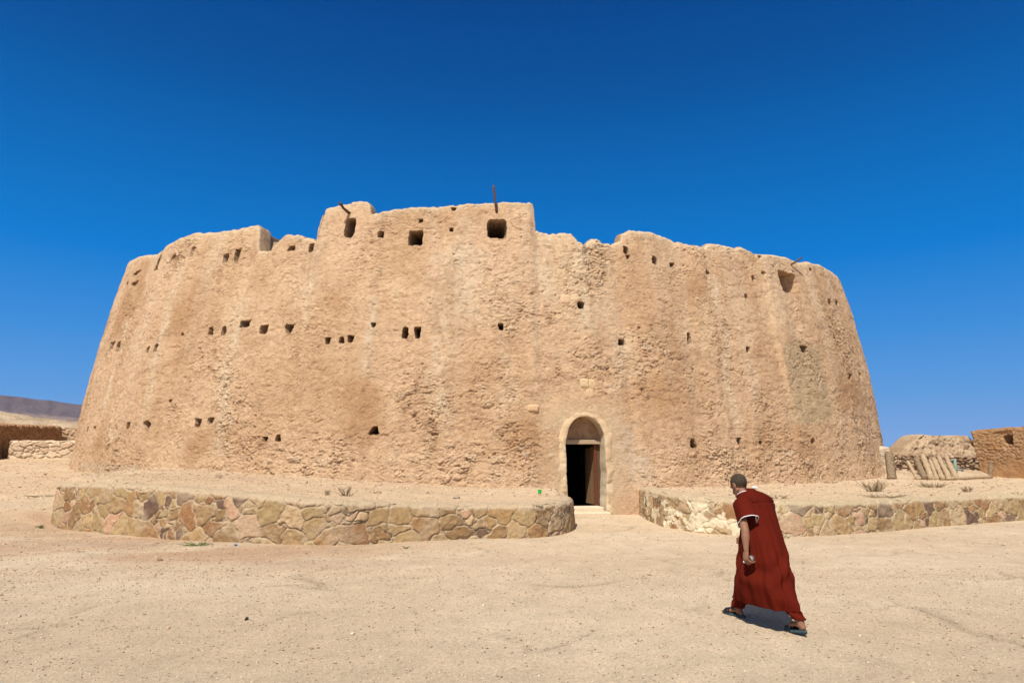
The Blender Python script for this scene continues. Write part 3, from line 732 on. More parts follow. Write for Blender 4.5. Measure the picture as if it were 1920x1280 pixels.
# hoist poles sticking out above the larger windows
def pole(pts, rads, name='hoist_pole'):
    mb = MB(); P = []
    for px, py, out in pts:
        t, z = hit(px, py); r = float(rad(z)); x, y = fort_xy(t, r)
        # slide along the view ray towards the camera so it stands 'out' metres off the wall
        k = out / max(.3, 1.0); d = np.array([x, y, z - CZ]); L = np.linalg.norm(d); p = d * (1 - out / L); p[2] += CZ
        P.append((p[0] - FC[0], p[1] - FC[1], p[2]))
    # subdivide with a little crookedness
    Q = []; Rr = []
    for i in range(len(P) - 1):
        for s_ in range(5):
            f = s_ / 5; a = np.array(P[i]); b = np.array(P[i + 1]); Q.append(tuple(a * (1 - f) + b * f + .006 * rng.standard_normal(3))); Rr.append(rads[i] * (1 - f) + rads[i + 1] * f)
    Q.append(P[-1]); Rr.append(rads[-1])
    mb.tube(Q, Rr, 8); return mb.build(name, M_WOOD, fort)
pole([(653, 411, -.25), (655, 399, .1), (645, 391, .45), (637, 380, .75)], [.05, .05, .04, .05])
pole([(938, 413, -.1), (931, 397, .15), (929, 380, .35), (925, 348, .6)], [.038, .04, .036, .04])
pole([(1484, 500, -.3), (1482, 497, .1), (1492, 491, .55), (1503, 483, .95)], [.035, .04, .035, .03])

# ------------------------------------------------------------------ rubble walls
STONES = np.array([(.46, .32, .14), (.34, .18, .075), (.42, .27, .11), (.17, .105, .07), (.60, .38, .22), (.48, .35, .16), (.40, .24, .10), (.50, .36, .17), (.36, .23, .10), (.55, .40, .21), (.44, .30, .14)])
STONES = (STONES * .88 + STONES.mean(0) * .12) * np.array([.90, .86, .92])
OLD_STONES = np.array([(.50, .36, .19), (.55, .42, .24), (.42, .27, .14), (.48, .37, .20), (.58, .43, .28), (.36, .24, .14), (.60, .41, .28), (.47, .36, .19), (.52, .33, .18), (.57, .46, .29)])
def rubble_wall(name, XY, zt, zb, thick, cell=(.36, .34), seed=1, ds=.02, tones=STONES, mortar=(.63, .52, .38), depth=.05, smear=None, batter=.08, cap=.5, mat=None, closed_ends=True, mort_w=.10, shadegap=0.3, rim_noise=.02, label=None, cat='wall', group=None, origin=None, holes=()):
    XY = np.asarray(XY, float); seg = np.hypot(*np.diff(XY, axis=0).T); L = np.concatenate([[0], np.cumsum(seg)])
    n = max(int(L[-1] / ds), 8); s = np.linspace(0, L[-1], n)
    # rounded polyline
    xs = np.interp(s, L, XY[:, 0]); ys = np.interp(s, L, XY[:, 1]); zts = np.interp(s, L, zt); zbs = np.interp(s, L, zb) if hasattr(zb, '__len__') else np.full(n, float(zb))
    kk = max(int(.35 / ds), 1)
    if n > 4 * kk:
        ker = np.hanning(kk * 2 + 1); ker /= ker.sum()
        for arr in (xs, ys, zts):
            p = np.concatenate([2 * arr[0] - arr[kk:0:-1], arr, 2 * arr[-1] - arr[-2:-kk - 2:-1]]); arr[:] = np.convolve(p, ker, 'valid')
    tx = np.gradient(xs); ty = np.gradient(ys); l = np.hypot(tx, ty); tx /= l; ty /= l
    nx, ny = ty, -tx                                  # outward (viewer side)
    zts = zts + rim_noise * fbm(s * 2.2, s * 0 + seed, 3, seed) * 1.5
    nzr = max(int(((zts - zbs).max()) / ds), 6); v = np.linspace(0, 1, nzr)
    SS, VV_ = np.meshgrid(s, v); ZZ = zbs + (zts - zbs) * VV_
    def relief(S_, Z_):
        wa = S_ + .12 * fbm(S_ * 2, Z_ * 2, 3, seed + 1); wb = Z_ + .10 * fbm(S_ * 2 + 9, Z_ * 2, 3, seed + 2)
        # mix of larger and smaller stones
        big = vn(S_ * .7 + seed, Z_ * .8, seed + 3)
        a1, a2, ida, _, _ = worley(wa / cell[0], wb / cell[1], seed + 4); b1, b2, idb, _, _ = worley(wa / (cell[0] * .55), wb / (cell[1] * .55), seed + 5)
        pick = h2(np.floor(ida * 9999), np.floor(ida * 777), seed) < .25       # a quarter of the big cells break into small ones
        e = np.where(pick, np.minimum((b2 - b1) * .55, a2 - a1), a2 - a1); idd = np.where(pick, idb, ida)
        st = ss(mort_w * .3, mort_w * 1.6, e)
        rel = depth * (st - .6) + depth * .55 * (idd - .5) * st + .012 * fbm(S_ * 7, Z_ * 7, 3, seed + 6) * (1 + idd)
        gap = (1 - ss(0, mort_w * .5, e)) * ss(.0, .35, vn(S_ * 2.1, Z_ * 2.1, seed + 7)) * shadegap
        rel = rel - depth * 1.6 * gap
        t = tones[(idd * len(tones)).astype(int) % len(tones)] * (.88 + .24 * ((idd * 37) % 1))[..., None]
        return rel, st, t, gap
    rel, st, tone, gap = relief(SS, ZZ)
    mtone = np.asarray(mortar) * (1 + .12 * fbm(SS * 5, ZZ * 5, 2, seed + 8))[..., None]
    tone = tone * (1 + .14 * fbm(SS * 9, ZZ * 6, 3, seed + 9))[..., None]
    bury = ss(-.05, .45, fbm(SS * 1.1 + seed, ZZ * 1.3, 4, seed + 30))        # plaster left over the stones in places
    tone = mixc(tone, np.asarray(mortar), .55 * bury)
    col = mtone * (1 - st[..., None]) + tone * st[..., None]
    if smear is not None:
        sm = smear(SS, ZZ, s); col = mixc(col, (.78, .66, .45), sm); rel = rel + .015 * sm
    topf = ss(.13, .07, zts - ZZ + .04 * fbm(SS * 3, ZZ * 3, 2, seed + 60)); col = mixc(col, mortar, topf * cap)
    off = rel - batter * (ZZ - zbs) - .05 * ss(.10, 0, zts - ZZ) ** 2
    PX = xs + nx * off; PY = ys + ny * off
    rows = [np.stack([PX[i], PY[i], ZZ[i]], -1) for i in range(nzr)]; cc = [col[i] for i in range(nzr)]
    edge = off[-1]
    nt_ = max(int(thick / .04), 4)
    for j in range(1, nt_ + 1):
        w = thick * j / nt_; o2 = edge - w
        up = .03 * math.sin(math.pi * j / nt_) * 1
        zz = zts + up + .014 * fbm(s * 4, s * 0 + w * 5, 3, seed + 12)
        _, st2, t2, _ = relief(s, s * 0 + 50 + w)
        c = mixc(np.broadcast_to(np.asarray(mortar) * .97, t2.shape), t2, st2 * (1 - cap)) * (1 + .1 * fbm(s * 3, s * 0 + w * 3, 3, seed + 13))[:, None]
        rows.append(np.stack([xs + nx * o2, ys + ny * o2, zz], -1)); cc.append(c)
    for q in np.linspace(0, 1, 8)[1:]:
        zz = zts * (1 - q) + zbs * q; rr, s2, t2, _ = relief(s + 31, zz)
        o2 = edge - thick - rr * .8 - batter * .3 * q
        rows.append(np.stack([xs + nx * o2, ys + ny * o2, zz], -1)); cc.append(mixc(np.broadcast_to(np.asarray(mortar), t2.shape), t2, s2))
    Vv = np.array(rows); m_, n_ = Vv.shape[:2]
    F_ = grid_faces(m_, n_); Cc = np.array(cc).reshape(-1, 3); Vf = Vv.reshape(-1, 3)
    # ends: zip the front rows to the back rows
    if closed_ends:
        ex = []
        for c_ in (0, n_ - 1):
            a, b = 0, m_ - 1
            while b - a > 2:
                q = (a * n_ + c_, (a + 1) * n_ + c_, (b - 1) * n_ + c_, b * n_ + c_)
                if a + 1 >= nzr: break
                # walk the back proportionally
                ex.append(q); a += 1
                if (m_ - 1 - b) < (a / nzr) * 7: b -= 1
                else:
                    ex[-1] = (q[0], q[1], b * n_ + c_, b * n_ + c_)
        good = [e for e in ex if len(set(e)) == 4]; tri = [tuple(dict.fromkeys(e)) for e in ex if len(set(e)) == 3]
        # simple n-gon cap instead
    me = bpy.data.meshes.new(name); 
    me = np_mesh(name, Vf - (np.asarray(origin) if origin is not None else 0), F_, Cc)
    if closed_ends:
        bm = bmesh.new(); bm.from_mesh(me); bm.verts.ensure_lookup_table()
        for c_ in (0, n_ - 1):
            vs = [bm.verts[r * n_ + c_] for r in range(m_)]
            try:
                f = bm.faces.new(vs if c_ else vs[::-1]); 
            except Exception: pass
        bmesh.ops.recalc_face_normals(bm, faces=[f for f in bm.faces if len(f.verts) > 4][:0])
        bm.to_mesh(me); bm.free()
    ob = link(name, me, mat or M_STONE)
    if label: tag(ob, label, cat, group)
    return ob

rubble_wall('retaining_wall', LXY, LZ, -.12, .42, cell=(.44, .38), seed=14, ds=.018, depth=.024, cap=.9, mort_w=.06, shadegap=.75, mortar=(.50, .38, .245),
            label='low mortared stone retaining wall curving left of the fort doorway, brown and ochre stones', group='stone retaining walls before the fort')
def smearR(S_, Z_, s):
    # lime smears on the stretch right of the doorway
    return np.clip(ss(.2, 1.0, S_ - 1.0) * ss(8.6, 6.2, S_) * ss(-.02, .14, fbm(S_ * 1.9, Z_ * 2.4, 4, 501)) * .95, 0, 1)
rubble_wall('retaining_wall', RXY, RZ, -.12, .42, cell=(.48, .40), seed=23, ds=.018, depth=.020, cap=.9, mort_w=.06, shadegap=.55, smear=smearR, mortar=(.51, .395, .25),
            tones=STONES * np.array([1.08, 1.1, 1.12]), label='low stone retaining wall right of the doorway, behind the walking person, whitewash smears at its near end', group='stone retaining walls before the fort')

# ------------------------------------------------------------------ left background
PALE = np.array([(.58, .44, .30), (.52, .38, .25), (.62, .49, .34), (.50, .36, .23)])
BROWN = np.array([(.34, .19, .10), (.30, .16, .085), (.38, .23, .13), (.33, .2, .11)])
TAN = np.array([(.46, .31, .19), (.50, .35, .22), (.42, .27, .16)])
p0 = at_y(14, 856, 33.5); p1 = at_y(150, 856, 34.5)
rubble_wall('stone_wall', [p0[:2], p1[:2] + np.array([1.0, .2])], [at_y(14, 826, 33.5)[2], at_y(150, 827, 34.5)[2]], gz(p0[0], p0[1]) - .4, .6, cell=(.55, .26), seed=31, ds=.03, tones=PALE, depth=.07, cap=.7, mortar=(.62, .48, .33), rim_noise=.02,
            label='low pale stone wall at the left edge, in front of the shaded ruin wall', cat='wall')
# ruin: shaded wall receding, lit return wall at its end
q0 = at_y(-60, 800, 29.5); q1 = at_y(2, 800, 33.2); q2 = at_y(122, 803, 41.0)
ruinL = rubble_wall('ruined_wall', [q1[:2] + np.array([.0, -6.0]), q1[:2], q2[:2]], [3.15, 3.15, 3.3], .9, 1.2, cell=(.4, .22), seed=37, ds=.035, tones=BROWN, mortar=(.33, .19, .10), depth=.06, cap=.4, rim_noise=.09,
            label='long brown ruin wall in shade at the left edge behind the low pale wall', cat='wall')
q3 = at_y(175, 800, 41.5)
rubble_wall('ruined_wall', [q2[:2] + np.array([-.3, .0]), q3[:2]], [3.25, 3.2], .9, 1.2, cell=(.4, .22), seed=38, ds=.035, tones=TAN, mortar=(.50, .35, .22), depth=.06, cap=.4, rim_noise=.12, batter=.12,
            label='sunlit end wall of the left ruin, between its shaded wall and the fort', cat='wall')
# earth hillside behind the ruin
def hill(name, cx, cy, pts, depth, seed, col1, col2, amp, mat, slope=.9, ds=1.0, label=None):
    pass
hx = np.linspace(-75, -14, 150); hy = np.linspace(44, 120, 110)
HX, HY = np.meshgrid(hx, hy)
crest = np.interp(HX / HY, [-1.4, -.78, -.74, -.70, -.66, -.60, -.35, -.2], [6.0, 5.6, 5.3, 4.9, 4.6, 4.3, 2.6, .0])
HH = 1.0 + (crest - 1.0) * ss(43, 60, HY) * ss(120, 85, HY) + .35 * fbm(HX * .18, HY * .18, 4, 71) + .2 * fbm(HX * .8, HY * .8, 3, 72)
edge = np.minimum.reduce([ss(-75, -66, HX), ss(-14, -20, HX), ss(44, 46, HY), ss(120, 110, HY)]); HH = HH * edge + (-.5) * (1 - edge)
hc = mixc((.40, .285, .17), (.56, .42, .275), ss(-.35, .35, fbm(HX * .35, HY * .35, 5, 73)))
link('hillside', np_mesh('hillside', np.stack([HX, HY, HH], -1), grid_faces(110, 150), hc), earth('hill_earth', None, ((.8, .15), (4, .15)), ((1.5, .3), (6, .1))))['kind'] = 'structure'
# far mountain
az = np.linspace(math.radians(-62), math.radians(-12), 260); vv = np.linspace(0, 1, 70)
AZm, Vm = np.meshgrid(az, vv)
elev = np.interp(np.degrees(az), [-62, -50, -44, -38, -36.2, -35, -34, -33, -32.2, -30, -26, -20, -12], [3.2, 4.1, 4.2, 4.02, 3.89, 3.78, 3.66, 3.56, 3.45, 3.2, 2.4, 1.3, .4])
Dm = 3200 + 1100 * Vm
prof_m = np.interp(Vm, [0, .45, .62, .68, .86, .9, 1], [0, .42, .66, .70, .93, 1.0, 1.0])
gul = fbm(AZm * 60, Vm * 3, 5, 81)
Dm = Dm + 70 * gul * np.sin(Vm * math.pi)
elev = elev + .07 * fbm(az * 30, az * 0, 4, 88) + .05 * np.clip(vn(az * 90, az * 0, 89), 0, 1)
Hm = np.tan(np.radians(elev)) * 4150 * prof_m * (1 + .025 * gul * (Vm < .85)) - 40 * (Vm == 0)
mc = mixc((.20, .135, .105), (.27, .19, .14), ss(-.4, .4, fbm(AZm * 40, Vm * 4, 4, 82))); mc = mixc(mc, (.10, .072, .07), ss(.6, .68, Vm + .05 * gul) * ss(.96, .90, Vm) * .8)
link('mountain', np_mesh('mountain', np.stack([Dm * np.sin(AZm), Dm * np.cos(AZm), Hm], -1), grid_faces(70, 260), mc), earth('mountain_rock', None, ((.01, .12), (.04, .15)), ((.006, 22), (.02, 9))))['kind'] = 'structure'

# ------------------------------------------------------------------ right background
RUB = np.array([(.52, .37, .24), (.46, .31, .19), (.57, .43, .29), (.40, .25, .15)])
zr = gz(17, 27)
a0 = at_y(1672, 880, 29.0); a1 = at_y(1850, 880, 30.5)
rubble_wall('stone_wall', [a0[:2] + np.array([-1.5, 0]), a0[:2], a1[:2], a1[:2] + np.array([1.0, .2])], [at_y(1672, 850, 29)[2], at_y(1680, 851, 29)[2], at_y(1845, 856, 30.5)[2], 1.8], zr - .2, .9, cell=(.24, .14), seed=41, ds=.03, tones=RUB, mortar=(.22, .14, .085), depth=.12, cap=.2, rim_noise=.06, mort_w=.16,
            label='rough dry-stone wall behind the leaning palm logs right of the fort', cat='wall')
# collapsed mud vault behind it
def vault_ruin():
    yb = 33.0
    pr = [(1676, 852), (1694, 849), (1699, 839), (1711, 829), (1723, 818), (1732, 814), (1745, 816), (1770, 816.5), (1800, 816), (1815, 817), (1822, 822), (1828, 833), (1834, 845), (1842, 856)]
    xs = []; zs = []
    for px, py in pr:
        p = at_y(px, py, yb); xs.append(p[0]); zs.append(p[2])
    xx = np.linspace(xs[0], xs[-1] , 130); top_ = np.interp(xx, xs, zs)
    rows = []; cols = []
    vfr = np.linspace(0, 1, 60)
    for v in vfr:
        # front face rising and leaning back, then the vault's roof, then down behind
        if v < .55: f = v / .55; z = zr - .2 + (top_ - zr + .2) * f ** .9; y = yb - .9 * (1 - f) + 0 * xx
        elif v < .8: f = (v - .55) / .25; z = top_ + .02 * np.sin(f * math.pi); y = yb + 1.6 * f + 0 * xx
        else: f = (v - .8) / .2; z = top_ * (1 - f) + (zr - .3) * f; y = yb + 1.6 + .4 * f + 0 * xx
        rel = .14 * fbm(xx * 2.4, 0 * xx + v * 9, 4, 91) + .10 * fbm(xx * 9, 0 * xx + v * 30, 3, 92)
        # dark broken void near the right shoulder
        px_ = 960 + xx / yb * FPX * .98; 
        hole = (((xx - at_y(1822, 828, yb)[0]) / .17) ** 2 + ((z - at_y(1822, 830, yb)[2]) / .36) ** 2 < 1 + .5 * vn(xx * 7, 0 * xx + v * 40, 5)) & (v < .55)
        rows.append(np.stack([xx, y - rel + hole * .9, z], -1)); 
        cols.append(mixc((.47, .32, .20), (.56, .41, .26), ss(-.3, .3, fbm(xx * 1.4, 0 * xx + v * 7, 3, 93))))
    ob = link('ruined_vault', np_mesh('ruined_vault', np.array(rows), grid_faces(60, 130), np.array(cols)), M_MUD)
    tag(ob, 'collapsed mud-roofed ruin with a dark hole in its right shoulder, right of the fort', 'ruin')
vault_ruin()
# leaning brown ruin at the right edge
def right_ruin():
    A = at_y(1838, 880, 28.0)[:2]; Bp = A + np.array([1.9, -5.6])
    ds = .035; Ln = np.hypot(*(Bp - A)); t = (Bp - A) / Ln; nrm = np.array([t[1], -t[0]])
    if nrm @ (-A) < 0: nrm = -nrm
    s = np.arange(-.0, Ln, ds); zt = at_y(1833, 807, 28.2)[2]; zt1 = zt + .25
    n = len(s); vz = np.linspace(0, 1, 80); S_, V_ = np.meshgrid(s, vz)
    zb = zr - .35; ztop = zt + .06 * S_ + .05 * fbm(S_ * 1.5, 0 * S_, 3, 601)
    Z_ = zb + (ztop - zb) * V_
    # the corner is undercut: the wall's left end leans out towards the top
    shift = -.35 * (V_ - .35) * ss(1.2, 0, S_) 
    f1, f2, cid, _, _ = worley((S_ + .1 * fbm(S_ * 3, Z_ * 3, 2, 5)) * 5.5, Z_ * 8, 602)
    rough = ss(.25, .55, V_ + .25 * fbm(S_ * .8, Z_ * .8, 3, 603)) * ss(1.02, .9, V_)
    rel = rough * .032 * (ss(0, .3, f2 - f1) - .4) + .05 * fbm(S_ * 1.2, Z_ * 1.2, 4, 604) + .012 * fbm(S_ * 9, Z_ * 9, 3, 605)
    # window recess
    tw = 1.05; zw = at_y(1910, 824, 26.7)[2]
    win = ((np.abs(S_ - tw - .22) / .20) ** 4 + (np.abs(Z_ - zw) / .17) ** 4) < 1
    splay = (((np.abs(S_ - tw - .05) / .36) ** 4 + (np.abs(Z_ - zw) / .34) ** 4) < 1)
    front = rel + .22 * (1 - V_) * .3 - .05 * splay - .6 * win
    X_ = A[0] + t[0] * (S_ + shift) + nrm[0] * front; Y_ = A[1] + t[1] * (S_ + shift) + nrm[1] * front
    c = mixc((.44, .245, .115), (.52, .31, .16), ss(-.4, .4, fbm(S_ * .9, Z_ * .9, 3, 606))); c = mixc(c, (.50, .33, .19), rough * (cid > .5) * .6)
    rows = [np.stack([X_[i], Y_[i], Z_[i]], -1) for i in range(80)]; cc = [c[i] for i in range(80)]
    for w in (.2, .5, .8, 1.1):
        rows.append(np.stack([X_[-1] - nrm[0] * w, Y_[-1] - nrm[1] * w, Z_[-1] + .03 * fbm(s * 3, s * 0 + w, 2, 607)], -1)); cc.append(c[-1] * 1.15)
    rows.append(rows[-1] * np.array([1, 1, 0]) + np.array([0, 0, zb])); cc.append(c[0])
    me = np_mesh('ruined_building', np.array(rows), grid_faces(len(rows), n), np.array(cc).reshape(-1, 3))
    bm = bmesh.new(); bm.from_mesh(me); bm.verts.ensure_lookup_table()
    bm.faces.new([bm.verts[r * n] for r in range(len(rows))]); bm.to_mesh(me); bm.free()
    ob = link('ruined_building', me, M_MUD); tag(ob, 'brown mud-and-stone ruin wall with a window recess at the right edge', 'ruin')
right_ruin()
# pale rubble heap below the ruins
def heap(px, py, Y, rx, ry, h, seed, label):
    c = at_y(px, py, Y); U, A = np.meshgrid(np.linspace(0, 1, 26), np.linspace(0, 2 * math.pi, 61))
    x = c[0] + rx * U * np.cos(A); y = c[1] + ry * U * np.sin(A); z0 = gz(c[0], c[1])
    z = z0 - .06 + h * (1 - U ** 1.6) + (1 - U) * .0 + .12 * fbm(x * 2.6, y * 2.6, 4, seed) * (1 - U ** 4)
    ob = link('rubble_heap', np_mesh('rubble_heap', np.stack([x, y, z], -1), grid_faces(61, 26), mixc((.50, .36, .23), (.60, .46, .31), ss(-.4, .4, fbm(x * 2, y * 2, 3, seed + 1)))), M_MUD)
    tag(ob, label, 'rubble', 'rubble heaps by the ruins')
heap(1815, 893, 27.8, 1.1, .9, .34, 700, 'pale earth heap between the palm logs and the right-hand ruin')
heap(1690, 893, 28.6, 1.0, .7, .28, 710, 'low earth heap behind the palm logs, near the fort wall')

# palm logs
def log(p0, p1, r, mat, label, seed, segs=14, knobby=.12, name='palm_log', group='palm logs leaning by the dry-stone wall'):
    rg = np.random.default_rng(seed); P = [np.array(p0) * (1 - f) + np.array(p1) * f + rg.standard_normal(3) * .008 for f in np.linspace(0, 1, segs)]
    c = P[0].copy(); mb = MB(); rr = [r * (1 + knobby * rg.standard_normal()) for _ in P]
    mb.tube([p - c for p in P], rr, 10, up=(0, 1, 0)); ob = mb.build(name, mat); ob.location = c
    tag(ob, label, 'log', group); return ob
LOGS = [((1722, 899), (1701, 864), 25.0, .065, 0, 'leftmost palm log of the leaning row, thin, pale and standing apart'),
        ((1736, 898), (1719, 861), 25.3, .13, 1, 'thick dark rough palm log, second from the left in the leaning row'),
        ((1747, 898), (1730, 854), 25.0, .105, 0, 'tallest palm log of the leaning row, pale and smooth, third from the left'),
        ((1757, 898), (1744, 862), 25.1, .075, 0, 'short palm log leaning just right of the tallest one'),
        ((1768, 898), (1750, 859), 25.0, .085, 0, 'fifth palm log from the left in the leaning row'),
        ((1781, 898), (1759, 855), 25.0, .085, 0, 'third palm log from the right in the leaning row'),
        ((1787, 897), (1767, 862), 25.2, .07, 1, 'dark thin palm log wedged second from the right in the leaning row'),
        ((1794, 896), (1774, 858), 25.1, .09, 0, 'rightmost palm log of the leaning row, beside the green post')]
for i, (b, t, Y, r, k, lab) in enumerate(LOGS):
    pb = at_y(b[0], b[1], Y); pb[2] = min(pb[2], gz(pb[0], pb[1]) + .02); pt = at_y(t[0], t[1], Y + 1.1)
    log(pb, pt, r, M_PALMDARK if k else M_PALM, lab, 800 + i)
pa = at_y(1775, 899, 24.9); pb = at_y(1858, 894, 25.8); za = gz(pa[0], pa[1])
log((pa[0], pa[1], za + .07), (pb[0], pb[1], za + .10), .06, M_PALM, 'long thin palm log lying flat on the ground right of the leaning row', 820)
pb = at_y(1856, 897, 26.5); log((pb[0], pb[1], gz(pb[0], pb[1]) - .1), at_y(1858, 864, 26.6), .075, M_PALMDARK, 'upright palm stump post against the right-hand brown ruin', 821, name='palm_post', group='upright palm posts')
# ridged palm trunk beside the fort's foot
pb = at_y(1673, 899, 26.0); pt = at_y(1666, 848, 26.6)
mb = MB(); n = 60; P = []; Rr = []
for f in np.linspace(0, 1, n): P.append((np.array(pt) - pb) * f); Rr.append(.12 + .03 * (1 - f) + .028 * ((f * 20) % 1))
mb.tube(P, Rr, 14); ob = mb.build('ridged_palm_column', M_PALMDARK); ob.location = pb; tag(ob, 'grey ridged palm trunk standing against the right foot of the fort', 'palm trunk')
pb = at_y(1665, 850, 29.6); 
rubble_wall('stone_pier', [at_y(1652, 850, 28.6)[:2], at_y(1671, 850, 28.6)[:2]], [at_y(1660, 838, 28.6)[2]] * 2, zr - .2, .5, cell=(.3, .2), seed=47, ds=.03, tones=PALE * .85, depth=.05, label='square stone pier top peeking out right of the fort, behind the ridged palm trunk', cat='pier')
# green post with brace
pb = at_y(1793, 886, 27.6); mb = MB(); z0 = gz(pb[0], pb[1])
tp_ = at_y(1790, 861, 27.6); b2 = at_y(1806, 881, 27.6)
mb.tube([(0, 0, z0 - pb[2]), tuple(tp_ - pb)], .055, 8); mb.tube([(0, 0, .15), tuple(b2 - pb)], .04, 8); mb.tube([tuple(tp_ - pb), tuple(at_y(1782, 863, 27.6) - pb)], .03, 8)
ob = mb.build('green_post', M_GREENMETAL); ob.location = pb; tag(ob, 'faded green metal post with a brace beside the rightmost palm log', 'post')

# ------------------------------------------------------------------ small things on the ground
def rock(px, py, size, col, label, seed, z=None, flat=.6, name='rock', cat='rock', group=None, mat=None):
    if z is None: p = ground_hit(px, py); zz = p[2]
    else: p = at_z(px, py, z); zz = z
    r = np.random.default_rng(seed); bm = bmesh.new(); bmesh.ops.create_icosphere(bm, subdivisions=3, radius=1)
    pl = [(Vector(r.standard_normal(3)).normalized(), r.uniform(.55, .95)) for _ in range(9)]
    for v in bm.verts:
        for nrm, d in pl:
            k = v.co.dot(nrm)
            if k > d: v.co -= nrm * (k - d)
        v.co = Vector((v.co.x * size[0], v.co.y * size[1], v.co.z * size[2]))
    me = bpy.data.meshes.new(name); bm.to_mesh(me); bm.free()
    ob = link(name, me, mat or plain(name + '_tone', col, .95, (30, .01)), smooth=False); ob.location = (p[0], p[1], zz + size[2] * .35); ob.rotation_euler = (0, 0, r.uniform(0, 3))
    tag(ob, label, cat, group); return ob
rock(462, 1161, (.035, .02, .022), (.07, .065, .04), 'small dark stone alone on the open forecourt, lower left', 1)
rock(240, 909, (.16, .08, .05), (.30, .19, .12), 'flat brown stone lying on top of the left retaining wall', 2, z=1.05)
rock(1132, 972, (.045, .035, .03), (.62, .52, .42), 'small pale stone on the ground right of the door step', 3)
rock(1416, 915, (.12, .08, .05), (.80, .78, .74), 'white stone on the raised ground beyond the person\'s shoulder', 4, z=.78)
rock(84, 890, (.10, .07, .05), (.36, .22, .15), 'brown stone on the slope at the left, near the fort foot', 5)
rock(300, 1051, (.05, .04, .03), (.2, .12, .08), 'dark reddish stone on the ground before the left retaining wall', 6)
rock(856, 934, (.12, .07, .04), (.35, .27, .19), 'grey-brown flat stone on the raised ground left of the doorway', 7, z=.72)
# green cup and blue cap
def cup(px, py, z, r, h, col, name, label, cat):
    p = at_z(px, py, z); mb = MB()
    rg = [[(math.cos(a) * q, math.sin(a) * q, zz) for a in np.linspace(0, 2 * math.pi, 17)[:-1]] for q, zz in ((r * .8, 0), (r * .88, h * .5), (r, h), (r * 1.06, h), (r * 1.06, h * .96), (r * .92, h * .94), (r * .74, h * .1))]
    mb.loft(rg, (True, True)); ob = mb.build(name, plain(name + '_plastic', col, .4, None, .03)); ob.location = (p[0], p[1], z); tag(ob, label, cat)
cup(1012, 925, gz(.8, 17.9) + .015, .05, .10, (.02, .62, .08), 'plastic_cup', 'bright green plastic cup on the raised ground left of the doorway', 'cup')
cup(442, 1022, .012, .03, .025, (.03, .25, .6), 'bottle_cap', 'tiny blue plastic cap on the ground below the left retaining wall', 'cap')

# dry plants
def plant(px, py, w, h, n, mat, label, seed, name='dry_shrub', z=None, spread=1.0, group='dry plants on the raised ground', lean=0):
    p = ground_hit(px, py); zz = p[2]
    r = np.random.default_rng(seed); mb = MB()
    for i in range(n):
        a = r.uniform(0, 6.28); d = r.random() * w * .35; L = h * r.uniform(.45, 1.0); b = np.array([math.cos(a) * d, math.sin(a) * d, -.01])
        out = np.array([math.cos(a) * w * .6 * spread * r.random(), math.sin(a) * w * .4 * r.random(), L]) + np.array([lean, 0, 0]); q = b + out * .5 + r.standard_normal(3) * .03 * h * 2; e = b + out
        mb.tube([tuple(b), tuple(q), tuple(e)], [.006, .005, .003], 4, cap=(False, False))
        for k in range(3):
            f = r.uniform(.35, 1); s_ = b + out * f; t_ = s_ + np.array([r.uniform(-1, 1), r.uniform(-1, 1), r.uniform(.1, 1)]) * h * .22
            mb.tube([tuple(s_), tuple(t_)], [.004, .002], 3, cap=(False, False))
            lf = h * .05; u_ = r.standard_normal(3); u_ /= np.linalg.norm(u_); v_ = np.cross(u_, r.standard_normal(3)); v_ /= np.linalg.norm(v_)
            mb.add([tuple(t_), tuple(t_ + u_ * lf + v_ * lf * .4), tuple(t_ + u_ * lf * 2), tuple(t_ + u_ * lf - v_ * lf * .4)], [(0, 1, 2, 3)])
    ob = mb.build(name, mat); ob.location = (p[0], p[1], zz); tag(ob, label, 'plant', group)
plant(648, 928, .30, .20, 26, M_SHRUB, 'dry shrub on top of the left retaining wall, the tallest there', 1)
plant(612, 927, .18, .12, 14, M_SHRUB, 'thin dry sprigs just left of the tallest dry shrub', 2)
plant(708, 926, .16, .09, 14, M_SHRUB, 'small dry tuft right of the tallest dry shrub', 3)
plant(410, 898, .18, .12, 12, M_SHRUB, 'sparse dry sprig near the fort foot left of centre', 4)
plant(1462, 937, .42, .13, 30, M_SHRUB, 'low dry bush just behind the person\'s back', 5)
plant(1640, 920, .60, .30, 60, M_SHRUB, 'large straw-coloured bush at the right foot of the fort', 6)
plant(1655, 932, .70, .08, 36, M_SHRUB, 'flat dry weeds in front of the large straw-coloured bush', 7, spread=1.4)
plant(1752, 914, .70, .16, 60, M_SHRUB, 'wide dry bush in front of the leaning palm logs', 8)
plant(1814, 922, .20, .16, 30, M_SHRUB, 'small round dry bush right of the wide one, by the wall top', 9)
plant(1905, 930, .35, .14, 24, M_SHRUB, 'dry weeds at the right end of the right retaining wall', 10)
plant(1560, 905, .50, .08, 24, M_SHRUB, 'flat dry weeds against the fort foot beyond the person', 11, spread=1.3)
plant(75, 990, .18, .10, 22, M_GRASSY, 'small green tuft left of the left retaining wall end', 12, z=.05, group='green tufts on the lower ground')
plant(372, 1022, .45, .07, 36, M_GRASSY, 'green weeds along the foot of the left retaining wall', 13, z=0, spread=1.5, group='green tufts on the lower ground')
plant(762, 1027, .12, .05, 12, M_GRASSY, 'tiny green sprig below the middle of the left retaining wall', 14, z=0, group='green tufts on the lower ground')
plant(1475, 1008, .16, .05, 14, M_GRASSY, 'tiny green weeds at the wall foot right behind the person', 15, z=0, group='green tufts on the lower ground')
plant(80, 930, .5, .05, 24, M_SHRUB, 'dry weeds lying on the slope left of the left retaining wall', 16, spread=1.4)

